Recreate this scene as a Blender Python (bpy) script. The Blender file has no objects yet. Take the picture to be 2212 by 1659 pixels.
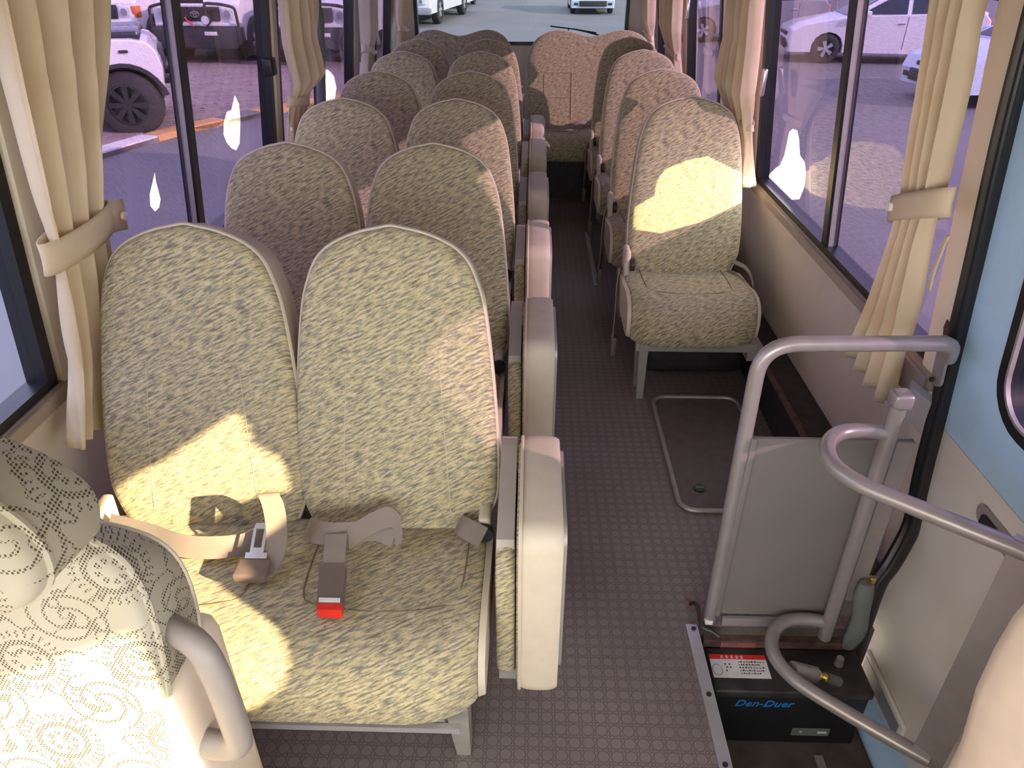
import bpy, bmesh, math, random
from math import sin, cos, pi, sqrt, atan2, radians
from mathutils import Vector, Matrix

# ------------------------------------------------------------------ camera, sky, sun, exposure
scene = bpy.context.scene
COL = scene.collection
FPX = 1560.0
cam_data = bpy.data.cameras.new('camera')
cam_data.sensor_width = 36.0
cam_data.lens = FPX / 2212.0 * 36.0
cam_data.clip_start = 0.02
cam_data.clip_end = 400
cam = bpy.data.objects.new('camera', cam_data)
COL.objects.link(cam)
cam.location = (0, 0, 1.5)
cam.rotation_euler = (radians(90 - 31.206), 0, radians(1.602))
scene.camera = cam

world = bpy.data.worlds.new('sky')
scene.world = world
world.use_nodes = True
wn = world.node_tree.nodes
wn['Background'].inputs[0].default_value = (0.95, 0.95, 0.96, 1)
wn['Background'].inputs[1].default_value = 6.3

SUN_DIR = Vector((-1.0, 0.47, -0.46)).normalized()
sun_data = bpy.data.lights.new('sun', 'SUN')
sun_data.energy = 20.5
sun_data.color = (1.0, 0.76, 0.46)
sun_data.angle = radians(0.6)
sun = bpy.data.objects.new('sun', sun_data)
COL.objects.link(sun)
sun.rotation_euler = SUN_DIR.to_track_quat('-Z', 'Y').to_euler()
sun.location = (6, -3, 6)

vs = scene.view_settings
vs.view_transform = 'Standard'
vs.look = 'None'
vs.gamma = 1.0
vs.use_curve_mapping = False
vs.exposure = 0.2
scene.cycles.transparent_max_bounces = 16
scene.cycles.max_bounces = 12
scene.cycles.diffuse_bounces = 7

random.seed(7)

# ------------------------------------------------------------------ materials
MATS = {}


def nodes_of(name):
    m = bpy.data.materials.new(name)
    m.use_nodes = True
    nt = m.node_tree
    return m, nt, nt.nodes, nt.links, nt.nodes['Principled BSDF']


def mat(name, col, rough=0.6, metal=0.0, var=0.06, vscale=25.0, bump=0.0, bscale=150.0, spec=0.5, coat=0.0):
    """plain procedural material: base colour broken up by noise, optional fine bump"""
    m, nt, N, L, b = nodes_of(name)
    tc = N.new('ShaderNodeTexCoord')
    no = N.new('ShaderNodeTexNoise')
    no.inputs['Scale'].default_value = vscale
    no.inputs['Detail'].default_value = 3
    L.new(tc.outputs['Object'], no.inputs['Vector'])
    rp = N.new('ShaderNodeValToRGB')
    rp.color_ramp.elements[0].position = 0.3
    rp.color_ramp.elements[1].position = 0.7
    rp.color_ramp.elements[0].color = tuple(max(0, c * (1 - var)) for c in col) + (1,)
    rp.color_ramp.elements[1].color = tuple(min(1, c * (1 + var)) for c in col) + (1,)
    L.new(no.outputs['Fac'], rp.inputs['Fac'])
    L.new(rp.outputs['Color'], b.inputs['Base Color'])
    b.inputs['Roughness'].default_value = rough
    b.inputs['Metallic'].default_value = metal
    b.inputs['Specular IOR Level'].default_value = spec
    b.inputs['Coat Weight'].default_value = coat
    if bump > 0:
        n2 = N.new('ShaderNodeTexNoise')
        n2.inputs['Scale'].default_value = bscale
        n2.inputs['Detail'].default_value = 2
        L.new(tc.outputs['Object'], n2.inputs['Vector'])
        bp = N.new('ShaderNodeBump')
        bp.inputs['Strength'].default_value = bump
        bp.inputs['Distance'].default_value = 0.003
        L.new(n2.outputs['Fac'], bp.inputs['Height'])
        L.new(bp.outputs['Normal'], b.inputs['Normal'])
    MATS[name] = m
    return m


def mth(N, L, op, a, b=None, c=None):
    n = N.new('ShaderNodeMath')
    n.operation = op
    for i, v in enumerate((a, b, c)):
        if v is None:
            continue
        if isinstance(v, (int, float)):
            n.inputs[i].default_value = v
        else:
            L.new(v, n.inputs[i])
    return n.outputs[0]


def ramp(N, L, fac, stops, interp='LINEAR'):
    r = N.new('ShaderNodeValToRGB')
    r.color_ramp.interpolation = interp
    e = r.color_ramp.elements
    while len(e) < len(stops):
        e.new(0.5)
    for i, (p, c) in enumerate(stops):
        e[i].position = p
        e[i].color = tuple(c) + (1,) if len(c) == 3 else c
    L.new(fac, r.inputs['Fac'])
    return r.outputs['Color']


def make_fabric(name, c_dark, c_teal, c_tan, c_light):
    """woven moquette: long diagonal flecks of tan, grey green and cream"""
    m, nt, N, L, b = nodes_of(name)
    tc = N.new('ShaderNodeTexCoord')
    sp = N.new('ShaderNodeSeparateXYZ')
    L.new(tc.outputs['Object'], sp.inputs[0])
    q = mth(N, L, 'ADD', sp.outputs[1], sp.outputs[2])
    an = radians(33)
    a = mth(N, L, 'ADD', mth(N, L, 'MULTIPLY', sp.outputs[0], cos(an)), mth(N, L, 'MULTIPLY', q, sin(an)))
    c = mth(N, L, 'SUBTRACT', mth(N, L, 'MULTIPLY', q, cos(an)), mth(N, L, 'MULTIPLY', sp.outputs[0], sin(an)))

    def streak(sa, sc, det):
        cb = N.new('ShaderNodeCombineXYZ')
        L.new(mth(N, L, 'MULTIPLY', a, sa), cb.inputs[0])
        L.new(mth(N, L, 'MULTIPLY', c, sc), cb.inputs[1])
        no = N.new('ShaderNodeTexNoise')
        no.inputs['Scale'].default_value = 1.0
        no.inputs['Detail'].default_value = det
        no.inputs['Roughness'].default_value = 0.6
        L.new(cb.outputs[0], no.inputs['Vector'])
        return no.outputs['Fac']
    s1 = streak(36, 185, 3)
    col1 = ramp(N, L, s1, [(0.33, c_dark), (0.435, c_teal), (0.515, c_tan), (0.64, c_light)])
    s2 = streak(110, 260, 1)
    fl = mth(N, L, 'GREATER_THAN', s2, 0.63)
    mx = N.new('ShaderNodeMix')
    mx.data_type = 'RGBA'
    L.new(mth(N, L, 'MULTIPLY', fl, 0.55), mx.inputs['Factor'])
    L.new(col1, mx.inputs['A'])
    mx.inputs['B'].default_value = tuple(c_dark) + (1,)
    L.new(mx.outputs['Result'], b.inputs['Base Color'])
    b.inputs['Roughness'].default_value = 0.95
    b.inputs['Specular IOR Level'].default_value = 0.15
    b.inputs['Sheen Weight'].default_value = 0.15
    bp = N.new('ShaderNodeBump')
    bp.inputs['Strength'].default_value = 0.25
    bp.inputs['Distance'].default_value = 0.003
    L.new(s1, bp.inputs['Height'])
    L.new(bp.outputs['Normal'], b.inputs['Normal'])
    MATS[name] = m


make_fabric('fabric', (0.19, 0.152, 0.092), (0.275, 0.278, 0.232), (0.48, 0.402, 0.215), (0.605, 0.54, 0.36))
mat('vinyl', (0.62, 0.55, 0.43), 0.55, var=0.04, bump=0.1)
mat('vinyl_grey', (0.48, 0.44, 0.40), 0.6, var=0.04)
mat('seam', (0.20, 0.16, 0.10), 0.9)
mat('seam_light', (0.50, 0.45, 0.32), 0.9)
mat('seat_metal', (0.42, 0.41, 0.38), 0.45, 0.3)
mat('dark_plastic', (0.025, 0.025, 0.025), 0.4)
mat('webbing', (0.26, 0.22, 0.18), 0.8, bump=0.2, bscale=600)
mat('buckle', (0.17, 0.13, 0.11), 0.45)
mat('chrome', (0.75, 0.73, 0.70), 0.2, 1.0)
mat('red_plastic', (0.75, 0.03, 0.02), 0.35)
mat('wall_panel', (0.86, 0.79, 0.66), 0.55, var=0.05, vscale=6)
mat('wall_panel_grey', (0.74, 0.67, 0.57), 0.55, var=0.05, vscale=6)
mat('pillar', (0.83, 0.75, 0.60), 0.55, var=0.04, vscale=5)
mat('ceiling_lining', (0.42, 0.40, 0.35), 0.8)
mat('sill', (0.40, 0.34, 0.27), 0.45, var=0.08)
mat('rubber', (0.012, 0.013, 0.014), 0.35, var=0.1)
mat('alu', (0.62, 0.62, 0.66), 0.35, 0.7)
mat('alu_dull', (0.45, 0.42, 0.40), 0.5, 0.6)
mat('rail', (0.36, 0.335, 0.32), 0.3, 0.35, var=0.05)
mat('partition', (0.20, 0.185, 0.168), 0.45, var=0.05, vscale=4)
mat('door_blue', (0.50, 0.74, 0.97), 0.35, var=0.03, coat=0.3)
mat('door_panel', (0.74, 0.71, 0.64), 0.5, var=0.05, vscale=5)
mat('bracket', (0.30, 0.27, 0.25), 0.5)
mat('black_paint', (0.03, 0.03, 0.032), 0.6, var=0.3)
mat('step_dark', (0.10, 0.085, 0.07), 0.7, var=0.3, vscale=15)
mat('battery_case', (0.015, 0.016, 0.018), 0.35)
mat('battery_lid', (0.035, 0.032, 0.030), 0.5, var=0.5, vscale=20)
mat('label_white', (0.80, 0.80, 0.77), 0.4)
mat('label_red', (0.72, 0.03, 0.03), 0.4)
mat('label_ink', (0.06, 0.06, 0.06), 0.6)
mat('blue_ink', (0.02, 0.25, 0.72), 0.4)
mat('brass', (0.75, 0.55, 0.15), 0.3, 1.0)
mat('rust', (0.11, 0.065, 0.05), 0.8, var=0.4, vscale=40)
mat('sticker_faded', (0.30, 0.11, 0.10), 0.6, var=0.3, vscale=60)
mat('wire_red', (0.35, 0.05, 0.03), 0.5)
mat('yellow_plastic', (0.75, 0.60, 0.04), 0.5)
mat('button_white', (0.85, 0.84, 0.80), 0.3)
mat('gasket', (0.16, 0.18, 0.17), 0.8)
mat('asphalt', (0.20, 0.195, 0.20), 0.9, var=0.10, vscale=0.5, bump=0.08, bscale=90)
mat('brick', (0.33, 0.255, 0.25), 0.9, var=0.18, vscale=3)
mat('brick_joint', (0.14, 0.10, 0.10), 0.95)
mat('kerb_white', (0.78, 0.75, 0.72), 0.8)
mat('kerb_orange', (0.72, 0.40, 0.16), 0.8)
mat('paint_white', (0.88, 0.88, 0.88), 0.25, var=0.01, coat=0.6)
mat('paint_sky', (0.62, 0.74, 0.86), 0.25, var=0.02, coat=0.6)
mat('paint_black', (0.02, 0.022, 0.028), 0.25, coat=0.5)
mat('paint_grey', (0.30, 0.32, 0.36), 0.3, coat=0.5)
mat('car_glass', (0.035, 0.05, 0.07), 0.08)
mat('tyre', (0.045, 0.043, 0.043), 0.85, var=0.15)
mat('rim_black', (0.03, 0.03, 0.03), 0.3)
mat('rim_silver', (0.65, 0.65, 0.67), 0.3, 0.6)
mat('lamp_glass', (0.75, 0.78, 0.80), 0.1, var=0.2, vscale=12)
mat('amber', (0.80, 0.20, 0.05), 0.2)
mat('black_trim', (0.035, 0.035, 0.038), 0.55)
mat('red_paint', (0.75, 0.05, 0.05), 0.4)
mat('orange_paint', (0.85, 0.25, 0.05), 0.4)
mat('hatch_lid', (0.135, 0.11, 0.10), 0.55, var=0.12, bump=0.15)
mat('cream_plastic', (0.80, 0.68, 0.52), 0.5, var=0.03)
mat('armrest', (0.30, 0.27, 0.24), 0.45, var=0.03)


def make_floor():
    m, nt, N, L, b = nodes_of('floor_vinyl')
    tc = N.new('ShaderNodeTexCoord')
    sp = N.new('ShaderNodeSeparateXYZ')
    L.new(tc.outputs['Object'], sp.inputs[0])
    px = mth(N, L, 'MULTIPLY', sp.outputs[0], 33.0)
    py = mth(N, L, 'MULTIPLY', sp.outputs[1], 33.0)

    def ring(ox, oy, r0, r1):
        fx = mth(N, L, 'SUBTRACT', mth(N, L, 'FRACT', mth(N, L, 'ADD', px, ox)), 0.5)
        fy = mth(N, L, 'SUBTRACT', mth(N, L, 'FRACT', mth(N, L, 'ADD', py, oy)), 0.5)
        d = mth(N, L, 'SQRT', mth(N, L, 'ADD', mth(N, L, 'MULTIPLY', fx, fx), mth(N, L, 'MULTIPLY', fy, fy)))
        return mth(N, L, 'MULTIPLY', mth(N, L, 'GREATER_THAN', d, r0), mth(N, L, 'LESS_THAN', d, r1))
    line = mth(N, L, 'MAXIMUM', ring(0, 0, 0.40, 0.47), ring(0.5, 0.5, 0.10, 0.17))
    no = N.new('ShaderNodeTexNoise')
    no.inputs['Scale'].default_value = 3.0
    no.inputs['Detail'].default_value = 5
    L.new(tc.outputs['Object'], no.inputs['Vector'])
    base = ramp(N, L, no.outputs['Fac'], [(0.3, (0.185, 0.155, 0.145)), (0.7, (0.245, 0.205, 0.19))])
    mx = N.new('ShaderNodeMix')
    mx.data_type = 'RGBA'
    L.new(mth(N, L, 'MULTIPLY', line, 0.75), mx.inputs['Factor'])
    L.new(base, mx.inputs['A'])
    mx.inputs['B'].default_value = (0.085, 0.068, 0.062, 1)
    L.new(mx.outputs['Result'], b.inputs['Base Color'])
    b.inputs['Roughness'].default_value = 0.42
    bp = N.new('ShaderNodeBump')
    bp.inputs['Strength'].default_value = 0.35
    bp.inputs['Distance'].default_value = 0.002
    bp.invert = True
    L.new(line, bp.inputs['Height'])
    L.new(bp.outputs['Normal'], b.inputs['Normal'])
    MATS['floor_vinyl'] = m


make_floor()


def make_cloth(name, c0, c1, trans=0.3):
    m, nt, N, L, b = nodes_of(name)
    tc = N.new('ShaderNodeTexCoord')
    sp = N.new('ShaderNodeSeparateXYZ')
    L.new(tc.outputs['Object'], sp.inputs[0])
    w = mth(N, L, 'SINE', mth(N, L, 'MULTIPLY', mth(N, L, 'ADD', sp.outputs[2], mth(N, L, 'MULTIPLY', sp.outputs[1], 0.7)), 2600.0))
    no = N.new('ShaderNodeTexNoise')
    no.inputs['Scale'].default_value = 9
    L.new(tc.outputs['Object'], no.inputs['Vector'])
    f = mth(N, L, 'ADD', mth(N, L, 'MULTIPLY', w, 0.10), no.outputs['Fac'])
    col = ramp(N, L, f, [(0.3, c0), (0.7, c1)])
    L.new(col, b.inputs['Base Color'])
    b.inputs['Roughness'].default_value = 0.9
    b.inputs['Specular IOR Level'].default_value = 0.1
    tr = N.new('ShaderNodeBsdfTranslucent')
    L.new(col, tr.inputs['Color'])
    ms = N.new('ShaderNodeMixShader')
    ms.inputs[0].default_value = trans
    L.new(b.outputs[0], ms.inputs[1])
    L.new(tr.outputs[0], ms.inputs[2])
    L.new(ms.outputs[0], N['Material Output'].inputs['Surface'])
    MATS[name] = m


make_cloth('curtain', (0.80, 0.67, 0.46), (0.88, 0.77, 0.57), 0.22)
make_cloth('curtain_pale', (0.74, 0.68, 0.58), (0.82, 0.76, 0.66), 0.22)


def make_lace():
    """cream lace cover: open mesh dots following scroll bands and round medallions"""
    m, nt, N, L, b = nodes_of('lace')
    tc = N.new('ShaderNodeTexCoord')
    sp = N.new('ShaderNodeSeparateXYZ')
    L.new(tc.outputs['Object'], sp.inputs[0])
    x = mth(N, L, 'ADD', sp.outputs[0], mth(N, L, 'MULTIPLY', sp.outputs[1], 0.7))
    z = mth(N, L, 'ADD', sp.outputs[2], mth(N, L, 'MULTIPLY', sp.outputs[1], 0.7))
    P = 0.15
    u = mth(N, L, 'DIVIDE', x, P)
    v = mth(N, L, 'DIVIDE', z, P)

    def cell(ou, ov):
        fu = mth(N, L, 'SUBTRACT', mth(N, L, 'FRACT', mth(N, L, 'ADD', u, ou)), 0.5)
        fv = mth(N, L, 'SUBTRACT', mth(N, L, 'FRACT', mth(N, L, 'ADD', v, ov)), 0.5)
        r = mth(N, L, 'SQRT', mth(N, L, 'ADD', mth(N, L, 'MULTIPLY', fu, fu), mth(N, L, 'MULTIPLY', fv, fv)))
        return r, mth(N, L, 'ARCTAN2', fv, fu)
    r1, a1 = cell(0.0, 0.0)
    r2, a2 = cell(0.5, 0.5)

    def band(v_, c, w):
        return mth(N, L, 'LESS_THAN', mth(N, L, 'ABSOLUTE', mth(N, L, 'SUBTRACT', v_, c)), w)
    med = mth(N, L, 'MAXIMUM', band(r1, 0.21, 0.03), mth(N, L, 'MULTIPLY', band(r1, 0.10, 0.03), mth(N, L, 'GREATER_THAN', mth(N, L, 'SINE', mth(N, L, 'MULTIPLY', a1, 8)), -0.2)))
    rays = mth(N, L, 'MULTIPLY', band(r1, 0.31, 0.04), mth(N, L, 'GREATER_THAN', mth(N, L, 'SINE', mth(N, L, 'MULTIPLY', a1, 30)), 0.3))
    spir = mth(N, L, 'SINE', mth(N, L, 'ADD', mth(N, L, 'MULTIPLY', r2, 46), mth(N, L, 'MULTIPLY', a2, 2)))
    scroll = mth(N, L, 'MULTIPLY', mth(N, L, 'GREATER_THAN', spir, 0.72), mth(N, L, 'LESS_THAN', r2, 0.36))
    no = N.new('ShaderNodeTexNoise')
    no.inputs['Scale'].default_value = 16
    L.new(tc.outputs['Object'], no.inputs['Vector'])
    vine = band(no.outputs['Fac'], 0.5, 0.016)
    mask = mth(N, L, 'MAXIMUM', mth(N, L, 'MAXIMUM', med, rays), mth(N, L, 'MAXIMUM', scroll, vine))
    K = 2 * pi / 0.0050
    dots = mth(N, L, 'MULTIPLY', mth(N, L, 'SINE', mth(N, L, 'MULTIPLY', x, K)), mth(N, L, 'SINE', mth(N, L, 'MULTIPLY', z, K * 0.7)))
    hole = mth(N, L, 'MULTIPLY', mask, mth(N, L, 'GREATER_THAN', dots, 0.12))
    mx = N.new('ShaderNodeMix')
    mx.data_type = 'RGBA'
    L.new(hole, mx.inputs['Factor'])
    n3 = N.new('ShaderNodeTexNoise')
    n3.inputs['Scale'].default_value = 7
    L.new(tc.outputs['Object'], n3.inputs['Vector'])
    L.new(ramp(N, L, n3.outputs['Fac'], [(0.35, (0.42, 0.39, 0.28)), (0.6, (0.48, 0.45, 0.355))]), mx.inputs['A'])
    mx.inputs['B'].default_value = (0.10, 0.085, 0.045, 1)
    L.new(mx.outputs['Result'], b.inputs['Base Color'])
    b.inputs['Roughness'].default_value = 0.85
    b.inputs['Specular IOR Level'].default_value = 0.2
    bp = N.new('ShaderNodeBump')
    bp.inputs['Strength'].default_value = 0.4
    bp.inputs['Distance'].default_value = 0.002
    bp.invert = True
    L.new(hole, bp.inputs['Height'])
    L.new(bp.outputs['Normal'], b.inputs['Normal'])
    MATS['lace'] = m


make_lace()


def make_glass(name, tint, f0):
    m = bpy.data.materials.new(name)
    m.use_nodes = True
    N, L = m.node_tree.nodes, m.node_tree.links
    N.clear()
    out = N.new('ShaderNodeOutputMaterial')
    tr = N.new('ShaderNodeBsdfTransparent')
    tr.inputs[0].default_value = tuple(tint) + (1,)
    gl = N.new('ShaderNodeBsdfGlossy')
    gl.inputs['Roughness'].default_value = 0.0
    lw = N.new('ShaderNodeLayerWeight')
    lw.inputs['Blend'].default_value = 0.5
    fres = mth(N, L, 'ADD', mth(N, L, 'MULTIPLY', mth(N, L, 'POWER', lw.outputs['Facing'], 5.0), 0.9 - f0), f0)
    ms = N.new('ShaderNodeMixShader')
    L.new(fres, ms.inputs[0])
    L.new(tr.outputs[0], ms.inputs[1])
    L.new(gl.outputs[0], ms.inputs[2])
    L.new(ms.outputs[0], out.inputs[0])
    MATS[name] = m


make_glass('pane_glass', (0.97, 0.98, 0.97), 0.0)
make_glass('purple_film', (0.124, 0.101, 0.200), 0.05)
make_glass('light_film', (0.25, 0.26, 0.39), 0.04)
make_glass('sun_mask_film', (0.012, 0.010, 0.014), 0.05)  # near-opaque sheet added to block sun at the unseen front door light
make_glass('rear_film', (0.125, 0.148, 0.20), 0.02)


# ------------------------------------------------------------------ mesh helpers
def wloc(o):
    v = Vector((0, 0, 0))
    while o is not None:
        v = v + o.location
        o = o.parent
    return v


class MB:
    def __init__(s):
        s.v = []
        s.f = []

    def add(s, vs, fs):
        o = len(s.v)
        s.v += [tuple(v) for v in vs]
        s.f += [tuple(i + o for i in f) for f in fs]
        return s

    def hexa(s, p):
        return s.add(p, [(0, 3, 2, 1), (4, 5, 6, 7), (0, 1, 5, 4), (1, 2, 6, 5), (2, 3, 7, 6), (3, 0, 4, 7)])

    def box(s, x0, x1, y0, y1, z0, z1):
        return s.hexa([(x0, y0, z0), (x1, y0, z0), (x1, y1, z0), (x0, y1, z0), (x0, y0, z1), (x1, y0, z1), (x1, y1, z1), (x0, y1, z1)])

    def rbox(s, x0, x1, y0, y1, z0, z1, r=0.01, seg=3):
        bm = bmesh.new()
        bmesh.ops.create_cube(bm, size=1)
        for v in bm.verts:
            v.co = Vector(((x0 + x1) / 2 + v.co.x * (x1 - x0), (y0 + y1) / 2 + v.co.y * (y1 - y0), (z0 + z1) / 2 + v.co.z * (z1 - z0)))
        r = min(r, 0.49 * min(x1 - x0, y1 - y0, z1 - z0))
        bmesh.ops.bevel(bm, geom=bm.edges[:], offset=r, segments=seg, profile=0.5, affect='EDGES')
        bm.verts.index_update()
        s.add([v.co[:] for v in bm.verts], [tuple(v.index for v in f.verts) for f in bm.faces])
        bm.free()
        return s

    def loft(s, secs, closed=True, caps=True):
        n = len(secs[0])
        vs = [p for sec in secs for p in sec]
        fs = []
        for i in range(len(secs) - 1):
            for j in range(n if closed else n - 1):
                k = (j + 1) % n
                fs.append((i * n + j, i * n + k, (i + 1) * n + k, (i + 1) * n + j))
        if caps:
            fs.append(tuple(range(n - 1, -1, -1)))
            fs.append(tuple((len(secs) - 1) * n + j for j in range(n)))
        return s.add(vs, fs)

    def tube(s, path, r, n=10, closed=False, flat=1.0, rs=None, caps=True):
        P = [Vector(p) for p in path]
        m = len(P)
        secs = []
        up = None
        for i in range(m):
            if closed:
                t = P[(i + 1) % m] - P[i - 1]
            else:
                t = P[min(i + 1, m - 1)] - P[max(i - 1, 0)]
            t.normalize()
            if up is None:
                up = Vector((0, 0, 1)) if abs(t.z) < 0.9 else Vector((1, 0, 0))
            a = t.cross(up)
            if a.length < 1e-5:
                a = t.orthogonal()
            a.normalize()
            b = a.cross(t).normalized()
            up = b
            rr = rs[i] if rs else r
            secs.append([P[i] + a * (rr * cos(2 * pi * k / n)) + b * (rr * flat * sin(2 * pi * k / n)) for k in range(n)])
        if closed:
            secs.append(secs[0])
        return s.loft(secs, True, caps and not closed)

    def cyl(s, p0, p1, r0, r1=None, n=20):
        return s.tube([p0, p1], r0, n, rs=[r0, r0 if r1 is None else r1])

    def ribbon(s, path, sides, w, t=0.002):
        secs = []
        P = [Vector(p) for p in path]
        for i, p in enumerate(P):
            tg = (P[min(i + 1, len(P) - 1)] - P[max(i - 1, 0)]).normalized()
            sd = Vector(sides[i] if isinstance(sides, list) else sides).normalized()
            nn = tg.cross(sd).normalized()
            h = w / 2
            secs.append([p - sd * h - nn * t, p + sd * h - nn * t, p + sd * h + nn * t, p - sd * h + nn * t])
        return s.loft(secs)

    def prism(s, poly, fr, d):
        """poly: 2D points; fr(a, b, c) -> 3D; extruded over c in d=(c0, c1)"""
        n = len(poly)
        vs = [fr(a, b, d[0]) for a, b in poly] + [fr(a, b, d[1]) for a, b in poly]
        fs = [tuple(range(n - 1, -1, -1)), tuple(range(n, 2 * n))]
        fs += [(j, (j + 1) % n, n + (j + 1) % n, n + j) for j in range(n)]
        return s.add(vs, fs)

    def grid(s, rows):
        n = len(rows[0])
        return s.add([p for r in rows for p in r], [(i * n + j, i * n + j + 1, (i + 1) * n + j + 1, (i + 1) * n + j) for i in range(len(rows) - 1) for j in range(n - 1)])

    def sheet(s, outer, holes, fr):
        """flat sheet with holes"""
        bm = bmesh.new()
        for loop in [outer] + holes:
            vv = [bm.verts.new((a, b, 0)) for a, b in loop]
            for i in range(len(vv)):
                bm.edges.new((vv[i], vv[(i + 1) % len(vv)]))
        bmesh.ops.triangle_fill(bm, use_beauty=True, use_dissolve=False, edges=bm.edges[:], normal=(0, 0, 1))
        bm.verts.index_update()
        s.add([fr(v.co.x, v.co.y, 0) for v in bm.verts], [tuple(v.index for v in f.verts) for f in bm.faces])
        bm.free()
        return s

    def build(s, name, m, parent=None, local=False, angle=38, solid=0.0, normals=True):
        vs = s.v
        me = bpy.data.meshes.new(name)
        if local:
            off = Vector((0, 0, 0))
        elif parent is not None:
            off = wloc(parent)
        else:
            xs, ys, zs = zip(*vs)
            off = Vector(((min(xs) + max(xs)) / 2, (min(ys) + max(ys)) / 2, min(zs)))
        me.from_pydata([(a - off.x, b - off.y, c - off.z) for a, b, c in vs], [], s.f)
        if normals:
            bm = bmesh.new()
            bm.from_mesh(me)
            bmesh.ops.recalc_face_normals(bm, faces=bm.faces[:])
            bm.to_mesh(me)
            bm.free()
        me.polygons.foreach_set('use_smooth', [True] * len(me.polygons))
        me.set_sharp_from_angle(angle=radians(angle))
        me.materials.append(MATS[m])
        o = bpy.data.objects.new(name, me)
        COL.objects.link(o)
        if parent is not None:
            o.parent = parent
        else:
            o.location = off
        if solid:
            md = o.modifiers.new('thickness', 'SOLIDIFY')
            md.thickness = solid
        return o


def tag(o, label=None, cat=None, group=None, kind=None):
    if label:
        o['label'] = label
    if cat:
        o['category'] = cat
    if group:
        o['group'] = group
    if kind:
        o['kind'] = kind
    return o


def thing(name, loc, label=None, cat=None, group=None, kind=None, rz=0.0):
    o = bpy.data.objects.new(name, None)
    o.empty_display_size = 0.1
    COL.objects.link(o)
    o.location = loc
    o.rotation_euler = (0, 0, rz)
    return tag(o, label, cat, group, kind)


def copy_tree(o, parent=None):
    c = o.copy()
    COL.objects.link(c)
    c.parent = parent
    for ch in list(o.children):
        copy_tree(ch, c)
    return c


def text_mesh(name, body, size, m, parent, fr, shear=0.0, thick=0.0008):
    cu = bpy.data.curves.new(name, 'FONT')
    cu.body = body
    cu.size = size
    cu.shear = shear
    cu.extrude = thick
    cu.resolution_u = 3
    ob = bpy.data.objects.new(name, cu)
    COL.objects.link(ob)
    dg = bpy.context.evaluated_depsgraph_get()
    dg.update()
    me = bpy.data.meshes.new_from_object(ob.evaluated_get(dg))
    bpy.data.objects.remove(ob)
    off = wloc(parent)
    for v in me.vertices:
        v.co = Vector(fr(v.co.x, v.co.y, v.co.z)) - off
    me.materials.clear()
    me.materials.append(MATS[m])
    o = bpy.data.objects.new(name, me)
    COL.objects.link(o)
    o.parent = parent
    return o


def lerp(a, b, t):
    return a + (b - a) * t


def interp(tab, x):
    if x <= tab[0][0]:
        return tab[0][1]
    for (x0, y0), (x1, y1) in zip(tab, tab[1:]):
        if x <= x1:
            return y0 + (y1 - y0) * (x - x0) / (x1 - x0)
    return tab[-1][1]


def smooth_path(pts, k=6, closed=False):
    """Catmull-Rom through the points"""
    P = [Vector(p) for p in pts]
    n = len(P)
    out = []
    rng = n if closed else n - 1
    for i in range(rng):
        p0 = P[(i - 1) % n] if closed or i > 0 else P[0]
        p1 = P[i]
        p2 = P[(i + 1) % n]
        p3 = P[(i + 2) % n] if closed or i + 2 < n else P[-1]
        for j in range(k):
            t = j / k
            out.append(0.5 * ((2 * p1) + (p2 - p0) * t + (2 * p0 - 5 * p1 + 4 * p2 - p3) * t * t + (3 * p1 - p0 - 3 * p2 + p3) * t ** 3))
    if not closed:
        out.append(P[-1])
    return out


def fillet(pts, r, k=6):
    """polyline with rounded corners"""
    P = [Vector(p) for p in pts]
    out = [P[0]]
    for i in range(1, len(P) - 1):
        a = (P[i - 1] - P[i])
        b = (P[i + 1] - P[i])
        rr = min(r, a.length * 0.49, b.length * 0.49)
        s0 = P[i] + a.normalized() * rr
        s1 = P[i] + b.normalized() * rr
        for j in range(k + 1):
            t = j / k
            out.append(s0 * (1 - t) ** 2 + P[i] * 2 * t * (1 - t) + s1 * t * t)
    out.append(P[-1])
    return out


# ------------------------------------------------------------------ the shell of the bus
XL, XR, ZS, LEAN, ZT = -1.05, 0.93, 0.67, 0.11, 1.435
ROOF = 1.74
YF, YR = -1.05, 6.02


def W(side, y, z, d=0.0):
    """point on a side wall; d metres outwards"""
    zz = z
    if side < 0:
        return (XL + LEAN * (zz - ZS) - d, y, z)
    return (XR - LEAN * (zz - ZS) + d, y, z)


def wallbox(mb, side, y0, y1, z0, z1, d0, d1):
    mb.hexa([W(side, y0, z0, d0), W(side, y1, z0, d0), W(side, y1, z0, d1), W(side, y0, z0, d1), W(side, y0, z1, d0), W(side, y1, z1, d0), W(side, y1, z1, d1), W(side, y0, z1, d1)])


DOOR = (0.03, 1.385)
WIN_L = [(-0.85, 1.34), (1.46, 2.95), (3.02, 4.38), (4.50, 5.58)]
WIN_R = [(-0.85, -0.01), (1.455, 3.02), (3.10, 4.62), (4.74, 5.80)]

# floor with the step well cut out
fl = MB()
fl.box(-1.13, 0.44, YF, YR, -0.04, 0)
fl.box(0.44, 1.02, 1.40, YR, -0.04, 0)
fl.box(0.44, 0.895, 1.285, 1.40, -0.04, 0)
fl.box(0.44, 1.02, YF, 0.10, -0.04, 0)
o = fl.build('floor', 'floor_vinyl')
o['kind'] = 'structure'
st = MB()
st.box(0.44, 1.02, 0.10, 1.285, -0.30, -0.26)
st.box(0.42, 0.44, 0.10, 1.285, -0.30, -0.04)
st.box(0.44, 0.895, 1.285, 1.31, -0.30, -0.04)
st.box(0.44, 0.895, 1.2835, 1.2849, -0.30, -0.001)
st.box(0.44, 1.02, 0.08, 0.10, -0.30, -0.04)
o = st.build('floor_step', 'step_dark')
o['kind'] = 'structure'

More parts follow.
